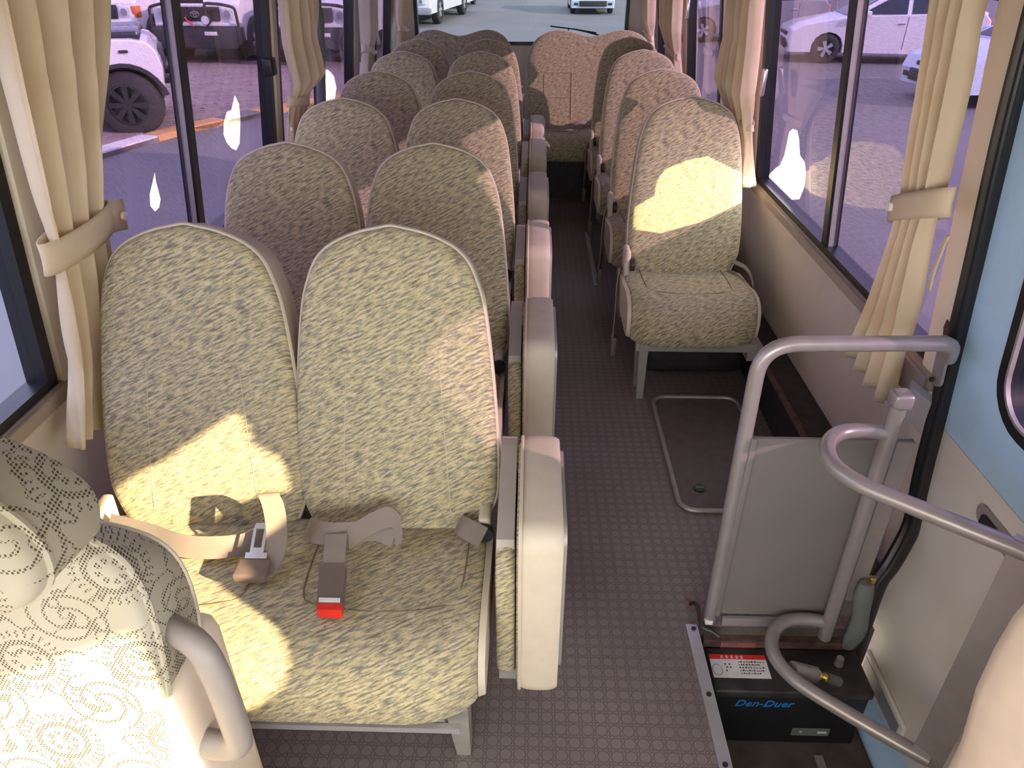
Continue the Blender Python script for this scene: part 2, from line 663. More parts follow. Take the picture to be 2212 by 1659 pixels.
for side, wins, nm in ((-1, WIN_L, 'wall_left'), (1, WIN_R, 'wall_right')):
    w = MB()
    segs = [(YF, YR)] if side < 0 else [(YF, DOOR[0]), (DOOR[1], YR)]
    for a, b in segs:
        wallbox(w, side, a, b, -0.04, ZS, 0, 0.05)
    wallbox(w, side, YF, YR, ZT, ROOF, 0, 0.05)
    edges = [YF]
    for a, b in wins:
        edges += [a, b]
    edges.append(YR)
    for i in range(0, len(edges), 2):
        a, b = edges[i], edges[i + 1]
        if side > 0 and i == 2:
            wallbox(w, side, -0.01, DOOR[0], ZS, ZT, 0, 0.05)
            wallbox(w, side, DOOR[1], 1.455, ZS, ZT, 0, 0.05)
            continue
        wallbox(w, side, a, b, ZS, ZT, 0, 0.05)
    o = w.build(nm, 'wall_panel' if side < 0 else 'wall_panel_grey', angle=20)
    o['kind'] = 'structure'
    # cream pillar covers stand proud of the wall between the windows
    for i in range(len(wins) - 1):
        a, b = wins[i][1], wins[i + 1][0]
        if side > 0 and i == 0:
            a = DOOR[1] + 0.002
        p = MB()
        wallbox(p, side, a + 0.012, (1.492 if side > 0 and i == 0 else b - 0.012), ZS - (0.72 if side > 0 and i == 0 else 0.0), ZT + 0.1, -0.014, -0.001)
        p.build('pillar_cover', 'pillar', o)
rw = MB()
RWX = (-0.90, 0.70)
RWZ = (0.86, 1.52)
rw.box(-1.12, 1.0, YR, YR + 0.05, -0.04, RWZ[0])
rw.box(-1.12, 1.0, YR, YR + 0.05, RWZ[1], ROOF)
rw.box(-1.12, RWX[0], YR, YR + 0.05, RWZ[0], RWZ[1])
rw.box(RWX[1], 1.0, YR, YR + 0.05, RWZ[0], RWZ[1])
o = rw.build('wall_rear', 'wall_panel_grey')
o['kind'] = 'structure'
fw = MB()
fw.box(-1.12, 1.0, YF - 0.05, YF, -0.04, 0.70)
fw.box(-1.12, 1.0, YF - 0.05, YF, 1.69, ROOF)
fw.box(-1.12, -1.0, YF - 0.05, YF, 0.70, 1.69)
fw.box(0.88, 1.0, YF - 0.05, YF, 0.70, 1.69)
o = fw.build('wall_front', 'wall_panel')
o['kind'] = 'structure'
ce = MB()
secs = []
for k in range(13):
    t = k / 12
    x = lerp(-0.99, 0.87, t)
    z = ROOF - 0.05 + 0.09 * (1 - (2 * t - 1) ** 4)
    secs.append([(x, YF - 0.05, z), (x, YR + 0.05, z), (x, YR + 0.05, z + 0.05), (x, YF - 0.05, z + 0.05)])
ce.loft(secs)
o = ce.build('ceiling', 'ceiling_lining')
o['kind'] = 'structure'

# sill rails
for side, nm, ys in ((-1, 'trim_1', (-0.9, YR - 0.01)), (1, 'trim_2', (1.42, YR - 0.01))):
    t = MB()
    wallbox(t, side, ys[0], ys[1], ZS - 0.035, ZS - 0.003, -0.022, 0.0)
    o = t.build(nm, 'sill')
    o['kind'] = 'structure'
    t = MB()
    wallbox(t, side, ys[0], ys[1], ZS - 0.003, ZS + 0.004, -0.012, 0.0)
    t.build('sill_strip', 'alu_dull', o)

HA = [(1.963, 0.972), (1.941, 0.949), (1.916, 0.924), (1.91, 0.894), (1.931, 0.872), (1.958, 0.875), (1.973, 0.894), (1.966, 0.929), (1.961, 0.947)]
HB = [(2.6, 1.064), (2.558, 1.024), (2.515, 1.026), (2.482, 0.998), (2.469, 0.963), (2.491, 0.931), (2.528, 0.904), (2.57, 0.887), (2.607, 0.902), (2.634, 0.975), (2.633, 1.03)]
HC = [(3.859, 0.977), (3.783, 0.946), (3.76, 0.801), (3.98, 0.757), (4.06, 0.859), (4.012, 0.923), (3.916, 0.963)]
HR = [(2.667, 0.951), (2.706, 0.932), (2.722, 0.888), (2.738, 0.843), (2.784, 0.793), (2.823, 0.776), (2.895, 0.735), (2.92, 0.715), (2.612, 0.715), (2.53, 0.742), (2.494, 0.793), (2.489, 0.842), (2.513, 0.874), (2.568, 0.884), (2.593, 0.933), (2.62, 0.955)]
# cutout in the unseen front door sheet, traced back from the seat sun patch
HD = [(0.09, 1.00), (0.10, 1.10), (0.20, 1.19), (0.322, 1.278), (0.409, 1.308), (0.451, 1.31), (0.542, 1.334), (0.564, 1.338), (0.561, 1.305), (0.55, 1.264), (0.566, 1.209), (0.559, 1.155), (0.551, 1.132), (0.527, 1.151), (0.484, 1.156), (0.433, 1.135), (0.35, 1.128), (0.284, 1.075), (0.172, 0.995), (0.13, 0.97)]


def window(name, side, y0, y1, divs, holes, film='purple_film', z0=ZS, z1=ZT, fw=0.032):
    root = thing(name, W(side, (y0 + y1) / 2, z0), kind='structure')
    f = MB()
    wallbox(f, side, y0, y1, z0, z0 + fw * 0.8, -0.008, 0.04)
    wallbox(f, side, y0, y1, z1 - fw * 0.6, z1, -0.008, 0.04)
    wallbox(f, side, y0, y0 + fw, z0, z1, -0.008, 0.04)
    wallbox(f, side, y1 - fw, y1, z0, z1, -0.008, 0.04)
    f.build('rubber_frame', 'rubber', root)
    for d in divs:
        g = MB()
        wallbox(g, side, d - 0.018, d + 0.018, z0 + 0.02, z1 - 0.02, -0.004, 0.035)
        g.build('divider_bar', 'rubber', root)
        g = MB()
        wallbox(g, side, d - 0.0225, d - 0.0185, z0 + 0.02, z1 - 0.02, 0.004, 0.02)
        g.build('divider_edge', 'alu_dull', root)
    ed = [y0 + fw * 0.6] + list(divs) + [y1 - fw * 0.6]
    za, zb = z0 + fw * 0.5, z1 - fw * 0.6
    for i in range(len(ed) - 1):
        a, b = ed[i], ed[i + 1]
        MB().add([W(side, a, za, 0.022), W(side, b, za, 0.022), W(side, b, zb, 0.022), W(side, a, zb, 0.022)], [(0, 1, 2, 3)]).build('glass_pane', 'pane_glass', root)
        if film:
            hs = [h for h in holes if a < sum(p[0] for p in h) / len(h) < b]
            hs = [[(min(max(y, a + 0.004), b - 0.004), min(max(z, za + 0.004), zb - 0.004)) for y, z in h] for h in hs]
            MB().sheet([(a, za), (b, za), (b, zb), (a, zb)], hs, lambda p, q, c: W(side, p, q, 0.016)).build('tint_film', film, root)
    return root


window('window_1', -1, *WIN_L[0], [0.3], [], 'light_film')
window('window_2', -1, *WIN_L[1], [2.185], [HA, HB])
window('window_3', -1, *WIN_L[2], [3.70], [HC])
window('window_4', -1, *WIN_L[3], [5.08], [])
window('window_5', 1, *WIN_R[0], [], [], None)
window('window_6', 1, *WIN_R[1], [2.21], [HR])
window('window_7', 1, *WIN_R[2], [3.79], [])
window('window_8', 1, *WIN_R[3], [], [])
# rear window
rwr = thing('window_9', (-0.1, YR, RWZ[0]), kind='structure')
f = MB()
x0, x1 = RWX
z0, z1 = RWZ
for a in ((x0, x1, z0, z0 + 0.025), (x0, x1, z1 - 0.025, z1), (x0, x0 + 0.025, z0, z1), (x1 - 0.025, x1, z0, z1)):
    f.box(a[0], a[1], YR - 0.012, YR + 0.04, a[2], a[3])
f.build('rubber_frame', 'rubber', rwr)
MB().add([(x0 + .01, YR + .02, z0 + .01), (x1 - .01, YR + .02, z0 + .01), (x1 - .01, YR + .02, z1 - .01), (x0 + .01, YR + .02, z1 - .01)], [(0, 1, 2, 3)]).build('glass_pane', 'rear_film', rwr)
wp = thing('rear_wiper', (0.52, YR + 0.07, 0.90), 'thin black wiper arm and blade on the outside of the rear window', 'wiper')
MB().tube([(0.52, YR + .075, 0.915), (0.40, YR + .08, 0.945), (0.30, YR + .075, 0.965)], 0.006, 8).build('wiper_arm', 'dark_plastic', wp)
MB().tube([(0.12, YR + .062, 0.985), (0.30, YR + .06, 0.965), (0.47, YR + .062, 0.94)], 0.005, 8).build('wiper_blade', 'dark_plastic', wp)
MB().tube([(0.235, YR + .075, 0.915), (0.262, YR + .07, 0.965)], 0.004, 6).build('wiper_link', 'dark_plastic', wp)

# dark riser along the right wall and the wheel box beyond the hatch
b = MB()
b.box(0.875, 0.985, 1.62, 5.1, 0.0, 0.165)
o = b.build('trim_3', 'black_paint')
o['kind'] = 'structure'
MB().tube([(0.875, 1.62, 0.17), (0.875, 5.0, 0.17)], 0.012, 8).build('edge_bead', 'rust', o)
b = MB()
b.rbox(0.46, 0.874, 2.56, 3.3, 0.0, 0.24, 0.05)
o = b.build('trim_4', 'black_paint')
o['kind'] = 'structure'
tag(MB().box(0.325, 0.348, 3.48, 4.26, 0.0, 0.012).build('floor_strip', 'alu'), 'thin aluminium strip lying on the aisle floor beside the single seats', 'strip')

# ------------------------------------------------------------------ entrance door
dr = thing('door_1', W(1, 0.75, -0.3), kind='structure')
Y0, Y1 = DOOR
DW = (0.745, 1.235, 0.70, 1.345)          # rear light of the door
DV = (0.055, 0.69, 0.70, 1.385)           # front light, out of view; added dark sheet with cutout shapes the sun


def ringsheet(mb, side, outer, inner, d0, d1):
    n = len(outer)
    for d in (d0, d1):
        pass
    vs = [W(side, y, z, d0) for y, z in outer] + [W(side, y, z, d0) for y, z in inner] + [W(side, y, z, d1) for y, z in outer] + [W(side, y, z, d1) for y, z in inner]
    fs = []
    for j in range(n):
        k = (j + 1) % n
        fs += [(j, k, n + k, n + j), (2 * n + j, 3 * n + j, 3 * n + k, 2 * n + k), (n + j, n + k, 3 * n + k, 3 * n + j), (j, 2 * n + j, 2 * n + k, k)]
    mb.add(vs, fs)


def rrect(y0, y1, z0, z1, r, k=6):
    out = []
    for cy_, cz_, a0 in ((y1 - r, z1 - r, 0), (y0 + r, z1 - r, 90), (y0 + r, z0 + r, 180), (y1 - r, z0 + r, 270)):
        for j in range(k + 1):
            a = radians(a0 + 90 * j / k)
            out.append((cy_ + r * cos(a), cz_ + r * sin(a)))
    return out


ys_ = (Y0, 0.717, Y1 - 0.001)
for k, (dw, fm, hs) in enumerate(((DV, 'sun_mask_film', [HD]), (DW, 'purple_film', []))):  # front sheet is the added sun mask, rear sheet is window tint
    m_ = MB()
    ringsheet(m_, 1, rrect(ys_[k], ys_[k + 1], 0.565, 1.60, 0.01), rrect(*dw, 0.10), 0.0, 0.045)
    m_.build('door_frame', 'door_blue', dr)
    m_ = MB()
    ringsheet(m_, 1, rrect(*dw, 0.10), rrect(dw[0] + .025, dw[1] - .025, dw[2] + .025, dw[3] - .025, 0.08), -0.008, 0.04)
    m_.build('window_seal', 'rubber', dr)
    m_ = MB()
    ringsheet(m_, 1, rrect(dw[0] + .024, dw[1] - .024, dw[2] + .024, dw[3] - .024, 0.08), rrect(dw[0] + .030, dw[1] - .030, dw[2] + .030, dw[3] - .030, 0.075), -0.009, 0.0)
    m_.build('seal_bead', 'alu_dull', dr)
    inn = rrect(dw[0] + .015, dw[1] - .015, dw[2] + .015, dw[3] - .015, 0.08)
    MB().sheet(inn, [], lambda p, q, c: W(1, p, q, 0.024)).build('glass_pane', 'pane_glass', dr)
    MB().sheet(inn, hs, lambda p, q, c: W(1, p, q, 0.018)).build('tint_film', fm, dr)
LOWER = [(0.563, 0.942), (0.20, 0.980), (0.14, 0.974), (0.06, 0.945), (0.0, 0.938), (-0.224, 0.938)]
m_ = MB()
m_.loft([[(x_, yy_, z_) for z_, x_ in LOWER] + [(1.03, yy_, -0.224), (1.03, yy_, 0.563)] for yy_ in (Y0, Y1 - 0.001)])
m_.build('door_panel', 'door_panel', dr, angle=25)
m_ = MB()
m_.rbox(0.926, 0.937, 1.10, 1.335, -0.205, -0.135, 0.003)
vn = m_.build('kick_vent', 'door_panel', dr)
MB().box(0.9245, 0.9259, 1.115, 1.32, -0.192, -0.148).build('vent_mesh', 'alu_dull', vn)
m_ = MB()
m_.rbox(0.868, 0.975, 0.20, 1.28, -0.2595, -0.225, 0.015)
m_.build('door_sill', 'door_blue', dr)
m_ = MB()
m_.prism(rrect(1.04, 1.19, 0.465, 0.515, 0.024), lambda a, b_, c: (0.951 - (b_ - .48) * .1 + c, a, b_), (-0.006, 0.0))
m_.build('handle_recess', 'bracket', dr)
m_ = MB()
m_.rbox(0.932, 0.944, 1.07, 1.16, 0.478, 0.502, 0.005)
m_.build('handle', 'dark_plastic', dr)
seal_pts = [(0.838, 1.385, 1.62), (0.865, 1.385, 1.26), (0.902, 1.385, 0.93), (0.927, 1.385, 0.68), (0.947, 1.385, 0.45), (0.962, 1.385, 0.33), (0.964, 1.378, 0.255), (0.935, 1.355, 0.165), (0.905, 1.335, 0.115), (0.885, 1.305, 0.03), (0.872, 1.283, -0.06), (0.872, 1.279, -0.22)]
sp_ = smooth_path(seal_pts, 5)
m_ = MB()
m_.tube([p + Vector((-0.010, 0, 0)) for p in sp_], 0.014, 10, flat=1.7)
for off in (-0.013, 0.0, 0.013):
    m_.tube([p + Vector((-0.021, off, 0)) for p in sp_], 0.006, 8)
m_.build('door_seal', 'rubber', dr)

# ------------------------------------------------------------------ passenger seats
def frame_uvw(base, tilt):
    d = Vector((0, tilt, 1)).normalized()
    n = Vector((0, -d.z, d.y))
    B = Vector(base)
    return lambda u, v, w: B + Vector((u, 0, 0)) + d * v + n * w


BACK_TAB = [(0, .172), (.03, .190), (.075, .208), (.115, .218), (.2, .219), (.3, .214), (.4, .205), (.49, .194), (.54, .185), (.575, .174), (.60, .164), (.62, .152), (.638, .134), (.652, .112), (.664, .085), (.673, .057), (.679, .028)]


def outline(tab, top, k=3):
    right = [(h, v) for v, h in tab]
    pts = right + [(0, top)] + [(-h, v) for h, v in reversed(right)]
    P = smooth_path([(a, b_, 0) for a, b_ in pts], k)
    return [(p.x, p.y) for p in P]


def backrest(root, base, tilt, tab, top, depth, bulge, fab='fabric', side='vinyl', seams=True, name='backrest', drop=0.0):
    fr = frame_uvw(base, tilt)
    ol = outline(tab, top)
    cu, cv = 0.0, top * 0.45
    secs = []
    for s_, w_ in ((1.0, 0.0), (0.992, 0.45), (0.97, 0.72), (0.92, 0.88), (0.8, 0.97), (0.62, 1.0), (0.42, 1.0), (0.22, 1.0)):
        sec = []
        for u, v in ol:
            uu, vv = cu + (u - cu) * s_, cv + (v - cv) * s_
            # lumbar swell, softer head area
            w2 = bulge * w_ * (0.85 + 0.3 * math.exp(-((vv - top * 0.3) / (top * 0.22)) ** 2))
            sec.append(fr(uu, vv, w2))
        secs.append(sec)
    br = MB().loft(secs, True, False)
    n = len(ol)
    br.add(secs[-1] + [fr(cu, cv, bulge * (0.85 + 0.3 * math.exp(-((cv - top * 0.3) / (top * 0.22)) ** 2)))], [(j, (j + 1) % n, n) for j in range(n)])
    o = br.build(name, fab, root, angle=60)
    g = MB().loft([[fr(u, v, -0.001) for u, v in ol], [fr(u, v - drop * .8 * v / top, -depth * 0.8) for u, v in ol], [fr(u * 0.94, cv + (v - cv) * 0.97 - drop * v / top, -depth) for u, v in ol]])
    g.build('side_panel', side, o, angle=50)
    MB().tube([fr(u, v, 0.001) for u, v in ol], 0.0048, 6, closed=True).build('piping', side, o)
    if seams:
        sm = MB()
        for sg in (-1, 1):
            sm.tube([fr(sg * lerp(0.118, 0.098, t / 6), lerp(0.07, 0.40, t / 6), bulge * (0.85 + 0.3 * math.exp(-((lerp(0.07, 0.40, t / 6) - top * .3) / (top * .22)) ** 2)) - 0.0004) for t in range(7)], 0.0012, 5)
        sm.tube([fr(lerp(-0.098, 0.098, t / 6), 0.40, bulge * (0.85 + 0.3 * math.exp(-((0.40 - top * .3) / (top * .22)) ** 2)) - 0.0004) for t in range(7)], 0.0010, 5)
        sm.build('stitching', 'seam_light', o)
    return o


def cushion(root, x0, x1, yb, yf, zt, zb, panels=(), corner=0.05, name='cushion', fab='fabric', ends='vinyl'):
    def prof(yf_):
        return [(yb, zb), (yb, zt - 0.05), (yb - 0.02, zt - 0.02), (yb - 0.10, zt - 0.012), (lerp(yb, yf_, .5), zt - 0.006), (yf_ + 0.13, zt + 0.006), (yf_ + 0.075, zt + 0.004), (yf_ + 0.035, zt - 0.012), (yf_ + 0.010, zt - 0.042), (yf_, zt - 0.085), (yf_ + 0.004, zb + 0.02), (yf_ + 0.02, zb)]
    cy_, cz_ = (yb + yf) / 2, (zt + zb) / 2
    stops = [(0, .90), (.006, .955), (.018, .985), (.035, 1.0), (.07, 1.0)]
    xs = [(x0 + a, s_) for a, s_ in stops]
    m = 14
    for i in range(1, m):
        xs.append((lerp(x0 + 0.07, x1 - 0.07, i / m), 1.0))
    xs += [(x1 - a, s_) for a, s_ in reversed(stops)]
    secs = []
    for x, s_ in xs:
        e = min(x - x0, x1 - x)
        yf_ = yf + corner * max(0, 1 - e / 0.12) ** 2
        dz = 0.0
        for (pa, pb) in panels:
            if pa < x < pb:
                dz -= 0.006 * sin(pi * (x - pa) / (pb - pa))
        secs.append([(x, cy_ + (y - cy_) * (0.5 + 0.5 * s_), cz_ + (z - cz_) * s_ + (dz if z > cz_ else 0)) for y, z in prof(yf_)])
    o = MB().loft(secs).build(name, fab, root, angle=60)
    c = MB()
    for (pa, pb) in panels:
        yy = yf + 0.155
        pth = [(pa, yb - 0.02, zt - 0.016), (pa + 0.005, yy + 0.05, zt - 0.004), (pa + 0.05, yy + 0.004, zt + 0.0005), ((pa + pb) / 2, yy - 0.004, zt - 0.004), (pb - 0.05, yy + 0.004, zt + 0.0005), (pb - 0.005, yy + 0.05, zt - 0.004), (pb, yb - 0.02, zt - 0.016)]
        c.tube(smooth_path(pth, 5), 0.0018, 5)
    if panels:
        c.build('crease', 'seam', o)
    for xe, sg in ((x0, -1), (x1, 1)):
        e = MB()
        pr = [(y, z) for y, z in prof(yf + corner)]
        e.loft([[(xe + sg * 0.001, cy_ + (y - cy_) * .955, cz_ + (z - cz_) * .90) for y, z in pr], [(xe + sg * 0.014, cy_ + (y - cy_) * .93, cz_ + (z - cz_) * .86) for y, z in pr]])
        e.build('end_panel', ends, o)
    return o


XA, XB = -0.71, -0.286           # seat centres of a pair
XS = 0.60                        # single seats
ROW = [1.41, 2.125, 2.835, 3.525, 4.245, 4.85]
TILT = 0.30


def bbase(x, yt):
    return (x, yt - TILT * 0.65, 0.36)


def seat_metal(root, yt, legs):
    fr_ = MB()
    return fr_


g1 = 'double passenger seats in a row along the windows'
ds = thing('double_seat', (-0.5, ROW[0] - 0.4, 0), None, 'bus seat', g1)
for x in (XA, XB):
    backrest(ds, bbase(x, ROW[0]), TILT, BACK_TAB, 0.684, 0.10, 0.030)
cushion(ds, -0.945, -0.088, ROW[0] - 0.17, ROW[0] - 0.615, 0.418, 0.265, ((-0.90, -0.545), (-0.445, -0.125)))
y_ = ROW[0]
MB().box(-0.94, -0.15, y_ - 0.585, y_ - 0.55, 0.225, 0.262).build('seat_rail', 'seat_metal', ds)
MB().box(-0.94, -0.10, y_ - 0.25, y_ - 0.21, 0.225, 0.262).build('seat_rail', 'seat_metal', ds)
MB().box(-0.93, -0.12, y_ - 0.60, y_ - 0.588, 0.245, 0.259).build('front_strip', 'alu', ds)
for lx in (-0.13, -0.90):
    m_ = MB()
    m_.loft([[(lx - .022, y_ - .56, .262), (lx + .022, y_ - .56, .262), (lx + .022, y_ - .50, .262), (lx - .022, y_ - .50, .262)], [(lx - .015, y_ - .49, 0.0), (lx + .015, y_ - .49, 0.0), (lx + .015, y_ - .45, 0.0), (lx - .015, y_ - .45, 0.0)]])
    m_.build('leg', 'seat_metal', ds)
    m_ = MB()
    m_.loft([[(lx - .022, y_ - .26, .262), (lx + .022, y_ - .26, .262), (lx + .022, y_ - .20, .262), (lx - .022, y_ - .20, .262)], [(lx - .015, y_ - .22, 0.0), (lx + .015, y_ - .22, 0.0), (lx + .015, y_ - .18, 0.0), (lx - .015, y_ - .18, 0.0)]])
    m_.build('leg', 'seat_metal', ds)
for hx, sg in ((-0.938, -1), (-0.092, 1)):
    m_ = MB()
    m_.rbox(hx - 0.013, hx + 0.013, y_ - 0.245, y_ - 0.18, 0.30, 0.455, 0.008)
    h = m_.build('hinge_cover', 'vinyl', ds)
    MB().cyl((hx, y_ - 0.262, 0.425), (hx, y_ - 0.246, 0.425), 0.020, n=14).build('recliner_knob', 'dark_plastic', h)
doubles = [ds]
for yt in ROW[1:]:
    c = copy_tree(ds)
    c.location.y = ds.location.y + (yt - ROW[0])
    doubles.append(c)
for c, lb in zip(doubles, [
        'olive and cream patterned double seat with two seat belts, directly behind the lace-covered driver seat',
        'patterned double bus seat in the second row behind the driver seat',
        'patterned double bus seat in the third row behind the driver seat',
        'patterned double bus seat in the fourth row behind the driver seat',
        'patterned double bus seat in the fifth row behind the driver seat',
        'patterned double bus seat in the last row before the rear bench']):
    c['label'] = lb

# seat belts of the first double seat
sb = MB()
sb.ribbon(smooth_path([(-0.90, 1.15, 0.435), (-0.80, 1.12, 0.436), (-0.70, 1.085, 0.437), (-0.60, 1.09, 0.438), (-0.54, 1.125, 0.437)], 5), [(0, 0.6, 0.5)] * 21, 0.046)
lp = smooth_path([(-0.535, 1.15, 0.43), (-0.535, 1.15, 0.50), (-0.53, 1.13, 0.545), (-0.515, 1.11, 0.525), (-0.51, 1.085, 0.47), (-0.515, 1.05, 0.437), (-0.525, 1.01, 0.432)], 5)
sb.ribbon(lp, [(1, 0.15, 0)] * len(lp), 0.042)
belt = sb.build('seat_belt', 'webbing', ds)
m_ = MB()
m_.rbox(-0.578, -0.512, 0.995, 1.045, 0.428, 0.450, 0.006)
m_.build('buckle_cover', 'buckle', belt)
m_ = MB()
fr_ = lambda a, b_, c: (-0.545 + a, 1.045 + b_ * 0.82, 0.445 + b_ * 0.57 + c)
for q in ([(-.022, 0), (.022, 0), (.022, .012), (-.022, .012)], [(-.014, .012), (-.008, .012), (-.008, .06), (-.014, .06)], [(.008, .012), (.014, .012), (.014, .06), (.008, .06)], [(-.014, .06), (.014, .06), (.010, .072), (-.010, .072)], [(-.008, .012), (.008, .012), (.008, .022), (-.008, .022)]):
    m_.prism(q, fr_, (0, 0.003))
m_.build('latch_plate', 'chrome', belt)
sb = MB()
p_ = smooth_path([(-0.475, 1.16, 0.425), (-0.44, 1.12, 0.452), (-0.40, 1.105, 0.462), (-0.35, 1.12, 0.455), (-0.31, 1.13, 0.452), (-0.275, 1.115, 0.448)], 5)
sb.ribbon(p_, [(0.25, 0.75, 0.55)] * len(p_), 0.048)
p_ = smooth_path([(-0.275, 1.115, 0.448), (-0.262, 1.125, 0.470), (-0.29, 1.145, 0.475), (-0.335, 1.13, 0.462), (-0.37, 1.10, 0.452)], 5)
sb.ribbon(p_, [(-0.2, 0.7, 0.6)] * len(p_), 0.044)
p_ = [(-0.392, 1.10, 0.466), (-0.388, 1.06, 0.452), (-0.382, 1.02, 0.442)]
sb.ribbon(p_, (1, 0.1, 0), 0.044)
belt = sb.build('seat_belt', 'webbing', ds)
p_ = smooth_path([(-0.092, 1.13, 0.437), (-0.115, 1.14, 0.442), (-0.14, 1.16, 0.44), (-0.15, 1.19, 0.42)], 4)
MB().ribbon(p_, [(0.35, 0.75, 0.3)] * len(p_), 0.046).build('belt_strap', 'webbing', ds)
m_ = MB()
fr2 = lambda a, b_, c: (-0.385 + a + b_ * 0.18, 1.03 - b_, 0.428 + c)
m_.prism([(-.026, 0), (.026, 0), (.024, .098), (-.024, .098)], fr2, (0, 0.024))
m_.build('buckle', 'buckle', belt)
m_ = MB()
m_.prism([(-.024, .0985), (.024, .0985), (.023, .114), (-.023, .114)], fr2, (0.001, 0.023))
m_.build('release_button', 'red_plastic', belt)
m_ = MB()
m_.prism([(-.020, .088), (.020, .088), (.020, .0975), (-.020, .0975)], fr2, (0.0245, 0.0262))
m_.build('button_edge', 'label_white', belt)

# folding jump seats
js = thing('folding_jump_seat', (0.0, ROW[0] - 0.3, 0), None, 'jump seat', 'folded jump seats standing along the aisle')
y_ = ROW[0]


def slab(x0, x1, prof, r):
    """upright pad in the YZ plane with rounded rim"""
    cy_ = sum(p[0] for p in prof) / len(prof)
    cz_ = sum(p[1] for p in prof) / len(prof)
    rad = max(max(p[0] for p in prof) - cy_, 0.1)
    secs = []
    for t, s_ in ((0, 1 - r * 5), (0.08, 1 - r * 2.2), (0.22, 1 - r * .5), (0.4, 1.0), (0.6, 1.0), (0.78, 1 - r * .5), (0.92, 1 - r * 2.2), (1, 1 - r * 5)):
        secs.append([(lerp(x0, x1, t), cy_ + (y - cy_) * s_, cz_ + (z - cz_) * s_) for y, z in prof])
    return MB().loft(secs)


pr = rrect(y_ - 0.46, y_ - 0.12, 0.155, 0.61, 0.045, 5)
m_ = slab(-0.012, 0.066, pr, 0.006)
o = m_.build('seat_pad', 'vinyl', js, angle=50)
m_ = slab(-0.019, -0.0125, rrect(y_ - 0.452, y_ - 0.13, 0.165, 0.60, 0.05, 5), 0.006)
m_.build('seat_cover', 'fabric', o)
MB().tube([(-0.012, a, b_) for a, b_ in rrect(y_ - 0.458, y_ - 0.122, 0.157, 0.608, 0.046, 5)], 0.004, 6, closed=True).build('piping', 'vinyl', o)
m_ = MB()
m_.prism(rrect(y_ - 0.43, y_ - 0.15, 0.20, 0.59, 0.04, 4), lambda a, b_, c: (c, a, b_), (0.067, 0.074))
m_.build('pan', 'seat_metal', js)
m_ = slab(-0.059, -0.022, rrect(y_ - 0.44, y_ - 0.12, 0.175, 0.53, 0.06, 5), 0.010)
o = m_.build('back_pad', 'fabric', js, angle=50)
m_ = MB()
m_.prism([(y_ - .40, .49), (y_ - .10, .55), (y_ - .10, .57), (y_ - .16, .575), (y_ - .40, .545)], lambda a, b_, c: (c, a, b_), (-0.058, -0.024))
m_.build('top_panel', 'vinyl_grey', o)
m_ = MB()
m_.loft([[(-0.056, y_ - .40, .14), (0.05, y_ - .40, .14), (0.05, y_ - .36, .14), (-0.056, y_ - .36, .14)], [(-0.056, y_ - .40, .172), (0.05, y_ - .40, .172), (0.05, y_ - .36, .172), (-0.056, y_ - .36, .172)]])
m_.build('hinge_arm', 'seat_metal', js)
m_ = MB()
m_.box(-0.056, 0.05, y_ - 0.20, y_ - 0.16, 0.14, 0.172)
m_.tube([(0.0, y_ - .18, 0.15), (-0.03, y_ - .15, 0.0)], 0.013, 8)
m_.build('stand', 'seat_metal', js)
jumps = [js]
for yt in ROW[1:]:
    c = copy_tree(js)
    c.location.y = js.location.y + (yt - ROW[0])
    jumps.append(c)
for c, lb in zip(jumps, ['folded cream jump seat on the aisle side of the seat with two belts',
                         'folded jump seat on the aisle side of the second row',
                         'folded jump seat on the aisle side of the third row',
                         'folded jump seat on the aisle side of the fourth row',
                         'folded jump seat on the aisle side of the fifth row',
                         'folded jump seat on the aisle side of the row before the rear bench']):
    c['label'] = lb

# single seats along the right wall
RR = [2.91, 3.63, 4.35, 4.98]
ss = thing('single_seat', (XS, RR[0] - 0.4, 0), None, 'bus seat', 'single passenger seats along the wall opposite the double seats')
y_ = RR[0]
backrest(ss, bbase(XS, y_), TILT, BACK_TAB, 0.684, 0.10, 0.030)
cushion(ss, 0.365, 0.815, y_ - 0.17, y_ - 0.62, 0.418, 0.262, ((0.43, 0.75),), 0.06)
MB().box(0.39, 0.83, y_ - 0.56, y_ - 0.53, 0.225, 0.26).build('seat_rail', 'seat_metal', ss)
MB().box(0.39, 0.83, y_ - 0.25, y_ - 0.21, 0.225, 0.26).build('seat_rail', 'seat_metal', ss)
for a0, a1 in ((0.57, 0.53), (0.49, 0.44)):
    m_ = MB()
    m_.loft([[(.40, y_ - a0, .26), (.435, y_ - a0, .26), (.435, y_ - a0 + .03, .26), (.40, y_ - a0 + .03, .26)], [(.415, y_ - a1, 0), (.44, y_ - a1, 0), (.44, y_ - a1 + .025, 0), (.415, y_ - a1 + .025, 0)]])
    m_.build('leg', 'seat_metal', ss)
m_ = MB()
m_.box(0.80, 0.87, y_ - 0.56, y_ - 0.20, 0.19, 0.225)
m_.build('wall_bracket', 'seat_metal', ss)
m_ = MB()
m_.rbox(0.362, 0.385, y_ - 0.27, y_ - 0.18, 0.28, 0.50, 0.01)
h = m_.build('hinge_cover', 'vinyl', ss)
MB().cyl((0.386, y_ - 0.262, 0.445), (0.40, y_ - 0.262, 0.445), 0.026, n=14).build('recliner_knob', 'dark_plastic', h)
m_ = MB()
m_.ribbon(smooth_path([(0.355, y_ - 0.22, 0.42), (0.345, y_ - 0.25, 0.36), (0.34, y_ - 0.30, 0.28), (0.335, y_ - 0.33, 0.17)], 4), (0.3, 0.8, 0), 0.04)
b_o = m_.build('seat_belt', 'webbing', ss)
m_ = MB()
m_.rbox(0.322, 0.346, y_ - 0.36, y_ - 0.31, 0.09, 0.17, 0.006)
